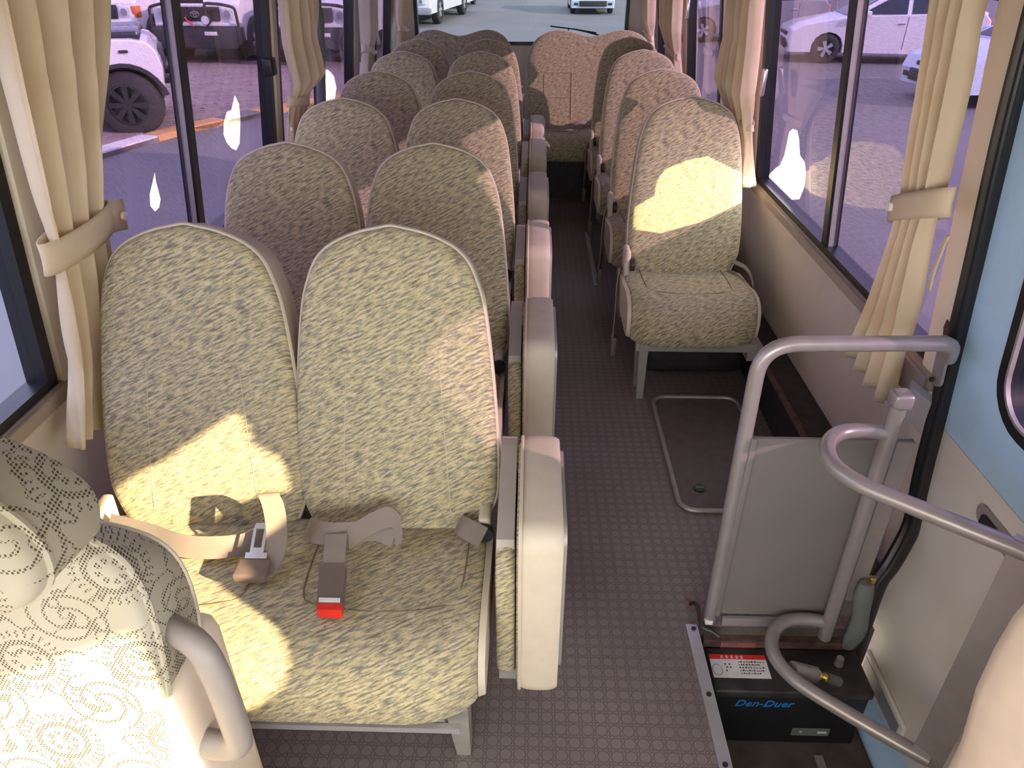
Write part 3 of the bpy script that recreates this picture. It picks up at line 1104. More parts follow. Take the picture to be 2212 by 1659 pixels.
m_.build('buckle_cover', 'buckle', b_o)
m_ = MB()
m_.ribbon(smooth_path([(0.79, y_ - 0.20, 0.44), (0.83, y_ - 0.28, 0.44), (0.845, y_ - 0.34, 0.40), (0.84, y_ - 0.36, 0.30)], 4), (0.2, 0.8, 0), 0.04)
m_.build('seat_belt', 'webbing', ss)
singles = [ss]
for yt in RR[1:]:
    c = copy_tree(ss)
    c.location.y = ss.location.y + (yt - RR[0])
    singles.append(c)
for c, lb in zip(singles, ['patterned single seat with a bright sun patch, facing the floor hatch', 'second patterned single seat behind the floor hatch', 'third patterned single seat behind the floor hatch', 'fourth patterned single seat, just before the rear bench']):
    c['label'] = lb

# rear bench
def rear_bench(name, label, x0, x1, cxs):
    root = thing(name, ((x0 + x1) / 2, 5.2, 0), label, 'bus seat', 'rear bench seats under the rear window')
    y_ = 5.52
    w = (x1 - x0) / 2
    xc = (x0 + x1) / 2
    tab = [(0, w * .93), (.05, w * .97), (.12, w), (.3, w), (.45, w * .985), (.54, w * .945), (.60, w * .87), (.64, w * .77), (.665, w * .64), (.674, w * .5), (.668, w * .36), (.650, w * .2), (.638, w * .08)]
    # outline with two soft humps
    pts = [(h, v) for v, h in tab]
    P = [(a, b_) for a, b_ in pts] + [(0, .635)] + [(-a, b_) for a, b_ in reversed(pts)]
    ol = [(p.x, p.y) for p in smooth_path([(a, b_, 0) for a, b_ in P], 3)]
    fr = frame_uvw((xc, y_ - TILT * 0.65, 0.36), TILT)
    cv = 0.3
    secs = []
    for s_, w_ in ((1.0, 0), (.992, .5), (.97, .8), (.9, 1.0), (.6, 1.0), (.3, .95), (.06, .92)):
        secs.append([fr(u * s_, cv + (v - cv) * s_, 0.03 * w_) for u, v in ol])
    br = MB().loft(secs, True, False)
    br.add(secs[-1], [tuple(range(len(ol)))])
    o = br.build('backrest', 'fabric', root, angle=60)
    MB().loft([[fr(u, v, -0.001) for u, v in ol], [fr(u * .98, v, -0.08) for u, v in ol]]).build('side_panel', 'vinyl', o)
    MB().tube([fr(u, v, 0.001) for u, v in ol], 0.0045, 6, closed=True).build('piping', 'vinyl', o)
    sm = MB()
    for c_ in cxs:
        for sg in (-1, 1):
            sm.tube([fr(c_ - xc + sg * .095, lerp(.10, .40, t / 4), .032) for t in range(5)], .002, 5)
        for vv in (.24, .40):
            sm.tube([fr(c_ - xc + lerp(-.095, .095, t / 4), vv, .032) for t in range(5)], .002, 5)
    sm.build('stitching', 'seam_light', o)
    cushion(root, x0, x1, y_ - 0.17, y_ - 0.60, 0.418, 0.26, tuple((c_ - .15, c_ + .15) for c_ in cxs))
    MB().box(x0 + .02, x1 - .02, y_ - .54, y_ - .20, 0.0, 0.258).build('bench_box', 'black_paint', root)
    return root


rear_bench('rear_bench', 'patterned rear bench pair behind the rows of double seats', -0.90, -0.13, (-0.70, -0.33))
rb2 = rear_bench('rear_bench', 'pink-lit patterned rear bench pair behind the single seats, belts on its cushion', -0.055, 0.84, (0.17, 0.61))
m_ = MB()
p_ = smooth_path([(0.06, 5.33, 0.43), (0.14, 5.22, 0.428), (0.24, 5.20, 0.43), (0.32, 5.26, 0.455), (0.40, 5.30, 0.43)], 5)
m_.ribbon(p_, [(0.1, 0.8, 0.25)] * len(p_), 0.05)
m_.build('seat_belt', 'webbing', rb2)

# ------------------------------------------------------------------ driver seat with lace covers
dv = thing('driver_seat', (-0.76, 0.45, 0), 'driver seat under cream floral lace covers, with a grey folding armrest', 'driver seat')
LT = [(0, .235), (.08, .245), (.2, .262), (.32, .275), (.42, .280), (.49, .272), (.53, .25), (.553, .21), (.565, .16), (.570, .10), (.572, .04)]
o = backrest(dv, (-0.745, 0.565, 0.36), 0.10, LT, 0.573, 0.12, 0.030, 'lace', 'lace', False, drop=0.085)
HT = [(0, .17), (.012, .20), (.04, .222), (.08, .222), (.115, .20), (.145, .165), (.165, .125), (.178, .08), (.184, .04)]
backrest(dv, (-0.695, 0.50, 0.925), 0.10, HT, 0.186, 0.11, 0.03, 'lace', 'lace', False, 'headrest', 0.03)
fr = frame_uvw((-0.745, 0.565, 0.36), 0.10)
ol = outline(LT, 0.573)
MB().tube([fr(u * .995, v - .068 * v / .573, -0.097) for u, v in ol], 0.004, 8, closed=True).build('rear_piping', 'vinyl', o)
m_ = MB()
m_.rbox(-0.515, -0.455, 0.575, 0.74, 0.10, 0.66, 0.03)
m_.build('side_shell', 'cream_plastic', dv)
m_ = MB()
m_.rbox(-1.02, -0.47, 0.05, 0.60, 0.28, 0.44, 0.05)
m_.build('cushion', 'lace', dv)
m_ = MB()
m_.rbox(-0.98, -0.52, 0.08, 0.62, 0.0, 0.28, 0.03)
m_.build('seat_base', 'dark_plastic', dv)
pth = fillet([(-0.475, 0.64, 0.728), (-0.418, 0.61, 0.732), (-0.402, 0.60, 0.66), (-0.40, 0.60, 0.522), (-0.475, 0.61, 0.522)], 0.05, 6)
m_ = MB()
m_.tube(pth, 0.018, 12, flat=1.2)
m_.build('armrest', 'armrest', dv)

# front passenger side: cream padded edge near the door
ps = MB()
secs = []
for t, s_ in ((0, .80), (.06, .92), (.18, .985), (.35, 1), (.65, 1), (.82, .985), (.94, .92), (1, .8)):
    yy = lerp(0.40, 0.60, t)
    prof = [(0.575, 0.30), (0.572, 0.45), (0.566, 0.60), (0.548, 0.72), (0.545, 0.80), (0.548, 0.86), (0.565, 0.93), (0.60, 0.975), (0.66, 1.0), (0.78, 1.0), (0.84, 0.97), (0.85, 0.9), (0.85, 0.30)]
    cxx, czz = 0.70, 0.65
    secs.append([(cxx + (a - cxx) * s_, yy, czz + (b_ - czz) * s_) for a, b_ in prof])
ps.loft(secs)
pas = thing('front_seat', (0.70, 0.5, 0), 'cream padded seat back edge standing beside the entrance step', 'seat')
ps.build('backrest', 'cream_plastic', pas, angle=50)
MB().box(0.56, 0.86, 0.105, 0.55, -0.26, 0.30).build('seat_base', 'cream_plastic', pas)

# ------------------------------------------------------------------ partition panel, guard rail, hatch, battery
pp = thing('partition_panel', (0.66, 1.30, 0), 'grey metal partition sheet in a bent tube frame at the head of the step', 'partition')
MB().box(0.487, 0.835, 1.296, 1.304, 0.035, 0.585).build('sheet', 'partition', pp)
MB().rbox(0.483, 0.497, 1.288, 1.295, 0.03, 0.588, 0.002).build('edge_fold', 'partition', pp)
MB().tube(fillet([(0.478, 1.305, 0.0), (0.468, 1.30, 0.815), (0.845, 1.30, 0.822), (0.868, 1.335, 0.77)], 0.075, 8), 0.0165, 14).build('tube_frame', 'rail', pp)
m_ = MB()
m_.prism(rrect(-0.02, 0.02, -0.07, 0.05, 0.019, 5), lambda a, b_, c: (0.872 + c - b_ * LEAN, 1.395 + a - 0.03, 0.755 + b_), (0, 0.006))
fl_ = m_.build('wall_flange', 'rail', pp)
for zz in (0.70, 0.785):
    MB().cyl((0.872, 1.365, zz), (0.866, 1.365, zz), 0.006, n=8).build('screw', 'dark_plastic', fl_)
MB().rbox(0.795, 0.836, 1.286, 1.2955, 0.10, 0.586, 0.003).build('side_post', 'bracket', pp)

gr = thing('guard_rail', (0.755, 1.255, 0), 'grey bent tube guard rail loop beside the entrance step', 'guard rail')
MB().tube([(0.758, 1.258, 0.0), (0.752, 1.255, 0.70)], 0.0165, 14).build('post', 'rail', gr)
up_ = smooth_path([(0.752, 1.256, 0.632), (0.70, 1.262, 0.634), (0.645, 1.25, 0.634), (0.606, 1.205, 0.634), (0.596, 1.145, 0.634), (0.625, 1.085, 0.634), (0.70, 1.02, 0.634), (0.78, 0.955, 0.634), (0.842, 0.905, 0.634)], 5)
MB().tube(up_, 0.0165, 14).build('upper_loop', 'rail', gr)
lo_ = smooth_path([(0.756, 1.262, 0.05), (0.70, 1.27, 0.05), (0.645, 1.258, 0.05), (0.606, 1.213, 0.05), (0.596, 1.155, 0.05), (0.625, 1.09, 0.05), (0.70, 1.02, 0.05), (0.78, 0.955, 0.05), (0.845, 0.905, 0.05)], 5)
MB().tube(lo_, 0.0165, 14).build('lower_loop', 'rail', gr)
m_ = MB()
dx_, dy_ = 0.030 * 0.72, -0.030 * 0.69
m_.hexa([(0.838 - dx_, .905 - dy_, .035), (.838 + dx_, .905 + dy_, .035), (.846 + dx_, .913 + dy_, .035), (.846 - dx_, .913 - dy_, .035), (0.838 - dx_, .905 - dy_, .655), (.838 + dx_, .905 + dy_, .655), (.846 + dx_, .913 + dy_, .655), (.846 - dx_, .913 - dy_, .655)])
m_.build('flat_bar', 'rail', gr)
MB().rbox(0.732, 0.772, 1.235, 1.275, 0.70, 0.735, 0.008).build('post_cap', 'rail', gr)
m_ = MB()
m_.hexa([(0.775, 1.275, 0.665), (0.845, 1.30, 0.60), (0.86, 1.33, 0.60), (0.79, 1.305, 0.665), (0.775, 1.275, 0.735), (0.845, 1.30, 0.68), (0.86, 1.33, 0.68), (0.79, 1.305, 0.735)])
m_.build('wall_bracket', 'bracket', gr)
m_ = MB()
m_.cyl((0.628, 1.125, 0.045), (0.69, 1.13, 0.02), 0.019, n=14)
st_ = m_.build('stub_arm', 'rail', gr)
MB().tube([(0.69, 1.13, 0.02), (0.70, 1.13, 0.017), (0.705, 1.13, 0.015), (0.712, 1.13, 0.012), (0.722, 1.13, 0.009)], 0.008, 10, rs=[0.007, 0.012, 0.007, 0.012, 0.008]).build('brass_fitting', 'brass', st_)
MB().cyl((0.722, 1.13, 0.009), (0.752, 1.13, -0.004), 0.012, n=12).build('stub_cap', 'gasket', st_)
# small dark slot plate in the wall behind the panel
m_ = MB()
m_.rbox(0.90, 0.922, 1.44, 1.56, 0.585, 0.66, 0.004)
sl = tag(m_.build('slot_plate', 'bracket'), 'small dark slotted plate on the grey wall behind the partition', 'plate')

# floor hatch
ht = thing('floor_hatch', (0.64, 2.05, 0), 'dark floor hatch with worn metal edging and a round lock', 'hatch')
hpoly = rrect(0.475, 0.80, 1.725, 2.385, 0.05, 5)
m_ = MB()
m_.prism(hpoly, lambda a, b_, c: (a, b_, c), (0.001, 0.007))
m_.build('lid', 'hatch_lid', ht)
MB().tube([(a, b_, 0.007) for a, b_ in hpoly], 0.0085, 8, closed=True).build('metal_edge', 'alu_dull', ht)
m_ = MB()
m_.cyl((0.552, 1.829, 0.007), (0.552, 1.829, 0.013), 0.018, n=20)
lk = m_.build('lock', 'dark_plastic', ht)
m_ = MB()
m_.box(0.538, 0.566, 1.824, 1.834, 0.013, 0.0155)
m_.build('lock_slot', 'gasket', lk)

# aluminium step edging
es = thing('step_edging', (0.43, 1.1, 0), 'aluminium edge strip screwed along the rim of the step', 'edging')
m_ = MB()
m_.hexa([(0.425, 0.12, 0.001), (0.452, 0.12, 0.001), (0.442, 1.285, 0.001), (0.412, 1.285, 0.001), (0.425, 0.12, 0.005), (0.452, 0.12, 0.005), (0.442, 1.285, 0.005), (0.412, 1.285, 0.005)])
m_.build('strip', 'alu', es)
for yy in (1.27, 1.08, 0.91, 0.74):
    m_ = MB()
    m_.cyl((0.43, yy, 0.005), (0.43, yy, 0.0075), 0.006, n=12)
    m_.build('screw', 'dark_plastic', es)
tag(MB().box(0.505, 0.66, 1.286, 1.295, 0.001, 0.028).build('edge_plate', 'alu'), 'short bright aluminium plate at the foot of the partition sheet', 'plate')

tag(MB().box(0.735, 0.757, 0.45, 1.10, -0.2599, -0.254).build('tread_strip', 'alu_dull'), 'worn aluminium strip on the dark tread of the entrance step', 'strip')
# battery
bt = thing('battery', (0.66, 1.2, -0.26), 'black car battery with a white and red warning label in the step well', 'battery')
m_ = MB()
m_.rbox(0.468, 0.845, 1.135, 1.255, -0.26, -0.075, 0.006)
m_.build('case', 'battery_case', bt)
m_ = MB()
m_.rbox(0.463, 0.85, 1.13, 1.26, -0.0745, -0.05, 0.006)
lid = m_.build('lid', 'battery_lid', bt)
for k in range(6):
    m_ = MB()
    xx = 0.665 + 0.03 * (k % 3)
    yy = 1.175 + 0.04 * (k // 3)
    m_.cyl((xx, yy, -0.05), (xx, yy, -0.043), 0.010, n=12)
    m_.build('filler_cap', 'battery_case', lid)
m_ = MB()
m_.cyl((0.79, 1.215, -0.05), (0.79, 1.215, -0.025), 0.011, 0.009, n=12)
m_.build('terminal', 'alu_dull', lid)
lab = MB().box(0.468, 0.61, 1.168, 1.236, -0.05, -0.0485).build('warning_label', 'label_white', bt)
MB().box(0.468, 0.61, 1.222, 1.236, -0.0485, -0.0478).build('label_header', 'label_red', lab)
m_ = MB()
random.seed(3)
for k in range(5):                                   # five white characters on the red header
    gx = 0.497 + k * 0.0125
    for (a, b_, c, d) in ((0, 0, .006, .0012), (0, .003, .006, .0012), (0, .006, .006, .0012), (.0025, -.001, .0012, .009)):
        m_.box(gx + a, gx + a + c, 1.2245 + b_, 1.2245 + b_ + d, -0.0478, -0.0474)
m_.build('header_text', 'label_white', lab)
m_ = MB()
for r_ in range(5):
    yy = 1.213 - r_ * 0.0085
    x = 0.538
    while x < 0.600 - (0.012 if r_ in (1, 4) else 0):
        wd = random.choice((.003, .004, .005))
        m_.box(x, x + wd, yy, yy + random.choice((.002, .0035)), -0.0485, -0.048)
        x += wd + random.choice((.0012, .002, .003))
for (a, b_) in ((.502, 1.205), (.513, 1.205), (.505, 1.196), (.514, 1.196), (.503, 1.186)):
    m_.box(a, a + .004, b_, b_ + .004, -0.0485, -0.048)
m_.build('label_text', 'label_ink', lab)
MB().tube([(0.482 + .012 * cos(t), 1.190 + .016 * sin(t), -0.0484) for t in [2 * pi * i / 16 for i in range(16)]], 0.0006, 4, closed=True).build('label_drawing', 'label_ink', lab)
text_mesh('brand_text', 'Den-Duer', 0.040, 'blue_ink', bt, lambda a, b_, c: (0.518 + a * 0.86, 1.1345 - c, -0.112 + b_ * 0.85), 0.35)
m_ = MB()
m_.box(0.68, 0.775, 1.1335, 1.1345, -0.225, -0.195)
lb2 = m_.build('rating_label', 'gasket', bt)
m_ = MB()
m_.box(0.745, 0.768, 1.1328, 1.1335, -0.214, -0.207)
m_.box(0.70, 0.706, 1.1328, 1.1335, -0.211, -0.207)
m_.build('label_text', 'label_white', lb2)
# hold down bar and sticker behind the battery
hb = thing('hold_down_bar', (0.6, 1.272, -0.06), 'rusty clamp bar with a faded red sticker behind the battery', 'clamp')
MB().box(0.46, 0.85, 1.264, 1.2835, -0.07, -0.03).build('bar', 'rust', hb)
MB().box(0.505, 0.595, 1.262, 1.2638, -0.066, -0.036).build('sticker', 'sticker_faded', hb)
tag(MB().tube(smooth_path([(0.435, 1.345, 0.012), (0.445, 1.33, 0.03), (0.448, 1.30, 0.02), (0.452, 1.275, 0.008), (0.475, 1.262, 0.006), (0.492, 1.25, 0.002)], 5), 0.005, 8).build('cable', 'dark_plastic'), 'short black cable lying over the step rim beside the partition tube', 'cable')
cn = thing('wire_plug', (0.46, 1.30, 0.0), 'thin red wires ending in a small plug beside the partition foot', 'wire')
for k in (0, 1):
    MB().tube(smooth_path([(0.428 + .008 * k, 1.37, 0.004), (0.440 + .006 * k, 1.345, 0.008), (0.452, 1.318 + .004 * k, 0.010), (0.462, 1.30, 0.008)], 4), 0.0018, 6).build('wire', 'wire_red', cn)
MB().rbox(0.462, 0.482, 1.286, 1.302, 0.001, 0.014, 0.002).build('plug', 'button_white', cn)
# crumpled gasket and yellow clip at the pillar foot
sc = MB()
sc.prism([(1.405, .77), (1.428, .765), (1.436, .79), (1.43, .812), (1.41, .808)], lambda a, b_, c: W(1, a, b_, c), (-.0165, -.0145))  # brown stain on the pillar, built as a thin raised patch
tag(sc.build('stain_patch', 'rust'), 'small brown stain on the cream door pillar', 'stain')
sc = MB()
sc.prism([(1.402, .985), (1.42, .99), (1.408, 1.012)], lambda a, b_, c: W(1, a, b_, c), (-.0165, -.0145))
tag(sc.build('paper_scrap', 'label_white'), 'tiny triangular white scrap stuck on the cream door pillar', 'scrap')
gk = MB()
secs = []
for k in range(11):
    t = k / 10
    z = lerp(-0.04, 0.19, t)
    rr = 0.018 + 0.010 * sin(pi * t) + 0.004 * sin(9 * t)
    c_ = (0.828 + 0.008 * sin(5 * t), 1.262, z)
    secs.append([(c_[0] + rr * cos(a) * 0.9, c_[1] + rr * 0.6 * sin(a), z) for a in [2 * pi * j / 12 for j in range(12)]])
gk.loft(secs)
tag(gk.build('rubber_gaiter', 'gasket', angle=70), 'crumpled grey green rubber gaiter at the foot of the door pillar', 'gaiter')
yc = MB()
yc.rbox(0.855, 0.876, 1.286, 1.306, 0.001, 0.022, 0.003)
tag(yc.build('yellow_clip', 'yellow_plastic'), 'small yellow plastic clip at the corner of the step', 'clip')
tag(MB().rbox(0.822, 0.836, 1.255, 1.269, 0.192, 0.21, 0.003).build('brass_clip', 'brass'), 'tiny brass clip on top of the rubber gaiter', 'clip')

# grab rail on the left window
m_ = MB()
m_.tube(fillet([W(-1, 3.335, 1.295, -0.045), W(-1, 3.50, 1.285, -0.05), W(-1, 3.525, 0.69, -0.045)], 0.09, 8), 0.019, 12)
grl = thing('window_grab_rail', W(-1, 3.4, 0.67, -0.04), 'olive grey bent grab rail standing before the third-row window', 'grab rail')
m_.build('tube', 'gasket', grl)
MB().box(*[v for pr_ in zip((W(-1, 0, .67, -.06)[0], 3.50, 0.672), (W(-1, 0, .67, -.0)[0], 3.55, 0.69)) for v in pr_]).build('foot_plate', 'gasket', grl)
# window catch plates
for (side, y, z, lb) in ((-1, 2.90, 1.115, 'black catch on the frame of the first passenger window behind the driver'),):
    m_ = MB()
    x = W(side, y, z, 0)[0]
    m_.rbox(x - 0.004, x + 0.03, y - 0.03, y + 0.03, z - 0.03, z + 0.03, 0.004)
    o = m_.build('window_catch', 'rubber')
    tag(o, lb, 'catch')
for (y, z, lb) in ((2.955, 1.06, 'small silver latch on the window frame beside the sunlit single seat'), (4.56, 1.2, 'small silver latch on the window frame beside the third single seat')):
    x = W(1, y, z, 0)[0]
    o = MB().rbox(x - 0.028, x - 0.009, y - 0.014, y + 0.014, z - 0.05, z + 0.05, 0.008).build('window_latch', 'chrome')
    tag(o, lb, 'latch')

# ------------------------------------------------------------------ curtains
def curtain(label, side, prof, nf, amp, tie=None, tail=None, m='curtain', seed=0, cat='curtain', group='tied-back window curtains'):
    """prof: (z, y0, y1, d, ampscale); tie: (z, y0, y1, d, halfheight, slope, tabend)"""
    rnd = random.Random(seed)
    zmid = min(p[0] for p in prof)
    root = thing('curtain', W(side, (prof[-1][1] + prof[-1][2]) / 2, zmid, -prof[-1][3]), label, cat, group)
    ns, nz = nf * 10, 40
    zs = [lerp(prof[0][0], prof[-1][0], k / nz) for k in range(nz + 1)]
    pr_ = sorted(prof)
    ph = [rnd.uniform(-.6, .6) for _ in range(nf + 2)]
    ag = [rnd.uniform(.6, 1.25) for _ in range(nf + 2)]
    rows = []
    for z in zs:
        y0 = interp([(p[0], p[1]) for p in pr_], z)
        y1 = interp([(p[0], p[2]) for p in pr_], z)
        d = interp([(p[0], p[3]) for p in pr_], z)
        am = interp([(p[0], p[4]) for p in pr_], z) * amp
        row = []
        for i in range(ns + 1):
            s_ = i / ns
            q = s_ * nf
            k = min(int(q), nf - 1)
            wob = 0.25 * sin(z * 5 + ph[k]) + 0.12 * sin(z * 13 + k)
            fo = sin(2 * pi * (q + wob * 0.35) + ph[0])
            fo = fo * (1.25 - 0.25 * fo * fo) * lerp(ag[k], ag[k + 1], q - k)
            y = lerp(y0, y1, s_) + 0.010 * cos(2 * pi * q * 1.0 + ph[1]) * (y1 - y0) / 0.3
            row.append(W(side, y, z, -(d + am * fo)))
        rows.append(row)
    MB().grid(rows).build('cloth', m, root, angle=80, solid=0.002)
    if tie:
        z, y0, y1, d, hh, slope, tab = tie
        pts = []
        n = 24
        for k in range(n):
            a = 2 * pi * k / n
            pts.append((lerp(y0, y1, 0.5 + 0.5 * cos(a)), d + 0.030 * sin(a), z + slope * cos(a)))
        b_ = MB()
        rws = []
        for dz in (-1, -0.5, 0, .5, 1):
            rws.append([W(side, y, zz + dz * hh, -(dd + 0.003 * (1 - dz * dz))) for y, dd, zz in pts + [pts[0]]])
        b_.grid(rws)
        tb = b_.build('tieback', m, root, angle=80, solid=0.003)
        if tab:
            ty, tz = tab
            e = MB()
            e.grid([[W(side, lerp(y1 - .04 if ty > y1 else y0 + .04, ty, t), z + (slope if ty > y1 else -slope) * (1 - t) + (tz - z) * t + dz * hh * 1.1, -(d + 0.01 - 0.01 * sin(t * 3))) for t in (0, .33, .66, 1)] for dz in (-1, 0, 1)])
            e.build('tieback_end', m, tb, angle=80, solid=0.003)
            px = lerp(y1 if ty > y1 else y0, ty, .7)
            c0 = Vector(W(side, px, tz, -(d + 0.012)))
            MB().cyl(c0, c0 + Vector((-side * 0.007, 0, 0)), 0.010, n=14).build('snap_button', 'button_white', tb)
        else:
            px = lerp(y0, y1, .78 if side > 0 else .8)
            c0 = Vector(W(side, px, z + slope * .5, -(d + 0.030)))
            MB().cyl(c0 - Vector((-side * 0.004, 0, 0)), c0 + Vector((-side * 0.007, 0, 0)), 0.010, n=14).build('snap_button', 'button_white', tb)
    return root


A = 1.0
curtain('long beige curtain with two tie bands hanging beside the driver seat', -1,
        [(1.46, 1.27, 1.63, .09, 1), (1.30, 1.27, 1.58, .09, 1), (1.10, 1.28, 1.53, .09, .8), (1.0, 1.29, 1.50, .09, .6), (0.90, 1.285, 1.48, .09, .7), (0.75, 1.27, 1.42, .09, .8), (0.585, 1.21, 1.36, .09, .9)],
        4, 0.030, (0.995, 1.265, 1.515, 0.09, 0.032, 0.005, (1.565, 0.985)), seed=2)
curtain('beige curtain bunched above its tie beside the window grab rail', -1,
        [(1.45, 2.80, 3.16, .09, 1), (1.20, 2.80, 3.20, .10, 1), (1.05, 2.86, 3.28, .11, 1), (1.0, 2.90, 3.14, .09, .6), (0.93, 2.88, 3.10, .08, .6), (0.70, 2.84, 3.10, .08, .9)],
        4, 0.034, (0.975, 2.88, 3.12, 0.085, 0.02, -0.02, (2.84, 0.90)), seed=5)
curtain('pale curtain with a loop tie beside the fifth row window', -1,
        [(1.45, 4.20, 4.52, .09, 1), (1.1, 4.25, 4.60, .09, 1), (1.0, 4.28, 4.50, .09, .6), (0.7, 4.24, 4.62, .08, 1)],
        4, 0.030, (1.0, 4.26, 4.52, 0.085, 0.02, -0.03, None), m='curtain_pale', seed=8)
curtain('narrow brown beige curtain in the rear corner behind the double seats', -1,
        [(1.45, 5.42, 5.86, .08, 1), (1.1, 5.46, 5.80, .08, 1), (1.0, 5.50, 5.70, .08, .6), (0.7, 5.45, 5.80, .08, 1)],
        5, 0.030, (1.0, 5.48, 5.72, 0.085, 0.02, -0.02, None), seed=9)
curtain('long yellow beige curtain tied to the pillar beside the entrance door', 1,
        [(1.46, 1.44, 1.63, .07, 1), (1.10, 1.455, 1.615, .07, 1), (1.03, 1.465, 1.62, .07, .7), (0.95, 1.475, 1.63, .07, .8), (0.75, 1.475, 1.70, .07, 1), (0.56, 1.475, 1.77, .08, 1.2)],
        4, 0.022, (1.03, 1.405, 1.645, 0.07, 0.030, -0.045, None), seed=4)
curtain('brown beige curtain swelling above its tie beside the sunlit single seat', 1,
        [(1.45, 2.82, 3.24, .08, 1), (1.2, 2.80, 3.30, .09, 1), (1.03, 2.79, 3.40, .10, 1.1), (0.93, 2.85, 3.26, .09, .6), (0.85, 2.90, 3.08, .07, .5), (0.68, 2.88, 3.10, .06, .9)],
        5, 0.034, (0.92, 2.86, 3.22, 0.075, 0.012, 0.01, None), seed=11)
curtain('pink lit curtain between the second and third windows of the single seats', 1,
        [(1.45, 4.42, 5.06, .08, 1), (1.1, 4.44, 5.02, .09, 1), (0.98, 4.50, 4.86, .08, .6), (0.75, 4.46, 4.92, .08, 1)],
        6, 0.034, (0.98, 4.50, 4.86, 0.08, 0.018, 0.02, None), seed=13)
curtain('pink lit narrow curtain in the rear corner behind the single seats', 1,
        [(1.45, 5.50, 5.92, .08, 1), (1.05, 5.54, 5.88, .09, 1), (0.97, 5.60, 5.84, .08, .6), (0.75, 5.56, 5.90, .08, 1)],
        5, 0.030, (0.97, 5.58, 5.86, 0.08, 0.018, 0.02, None), seed=15)

m_ = MB()
m_.ribbon(smooth_path([(0.842, 1.43, 1.0), (0.845, 1.44, 0.96), (0.852, 1.455, 0.91), (0.855, 1.455, 0.87)], 4), (0.2, 1, 0), 0.014)
tag(m_.build('loose_cord', 'curtain'), 'frayed loose end of cord dangling under the tie of the door-side curtain', 'cord')

# ------------------------------------------------------------------ outdoors: ground
G = -0.55
OS = 0.854
o = MB().add([(-70, -50, G), (70, -50, G), (70, 110, G), (-70, 110, G)], [(0, 1, 2, 3)]).build('ground', 'asphalt')
o['kind'] = 'structure'
KL = [(a * OS, b_ * OS) for a, b_ in [(-7.2, 6.0), (-5.72, 9.4), (-5.22, 11.0), (-4.35, 12.5), (-2.6, 15.0), (-1.2, 16.6)]]


def kerb_x(y):
    return interp([(b_, a) for a, b_ in KL], y)


pv = thing('paving', (-9, 14, G), kind='structure')
bed = [(a, b_) for a, b_ in KL] + [(-1.0, 18.0), (-12, 18.0), (-12, 5.2)]
MB().prism(bed, lambda a, b_, c: (a, b_, c), (G + 0.0, G + 0.055)).build('mortar_bed', 'brick_joint', pv)
bk = MB()
ca, sa = cos(radians(62)), sin(radians(62))
bw, bh, gp = 0.21, 0.105, 0.012
rnd = random.Random(1)
for i in range(-60, 100):
    for j in range(-40, 230):
        lx = (i + (0.5 if j % 2 else 0)) * (bw + gp)
        ly = j * (bh + gp)
        x = -9 + lx * ca - ly * sa
        y = 6 + lx * sa + ly * ca
        if y < 7.6 or y > 16.0 or x < -9.0 or x > kerb_x(y) - 0.28:
            continue
        h = G + 0.062 + rnd.uniform(0, .005)
        q = []
        for (u, v) in ((-bw / 2, -bh / 2), (bw / 2, -bh / 2), (bw / 2, bh / 2), (-bw / 2, bh / 2)):
            q.append((x + u * ca - v * sa, y + u * sa + v * ca))
        bk.add([(a, b_, G + .05) for a, b_ in q] + [(a, b_, h) for a, b_ in q], [(4, 5, 6, 7), (0, 1, 5, 4), (1, 2, 6, 5), (2, 3, 7, 6), (3, 0, 4, 7)])
o = bk.build('bricks', 'brick', pv, normals=False)
o['kind'] = 'stuff'
kb = thing('kerb', (-5.5, 10, G), kind='structure')
yy = 6.0
k = 0
while yy < 13.7:
    y2 = yy + 0.5
    a, b_ = Vector((kerb_x(yy), yy, 0)), Vector((kerb_x(y2 - .01), y2 - .01, 0))
    t = (b_ - a).normalized()
    nrm = Vector((-t.y, t.x, 0)) * 0.24
    z0, z1 = G, G + 0.075
    q = [a, b_, b_ + nrm, a + nrm]
    colr = 'kerb_white' if yy < 8.7 else ('kerb_orange' if yy < 9.6 else ('asphalt' if yy < 10.4 else 'kerb_orange'))
    MB().hexa([(p.x, p.y, z0) for p in q] + [(p.x, p.y, z1) for p in q]).build('kerb_stone', colr, kb)
    yy = y2

# ------------------------------------------------------------------ outdoors: vehicles
def arc(cx_, r, a0, a1, z=0.0, n=8):
    return [(cx_ + r * cos(radians(lerp(a0, a1, k / n))), z + r * sin(radians(lerp(a0, a1, k / n)))) for k in range(n + 1)]


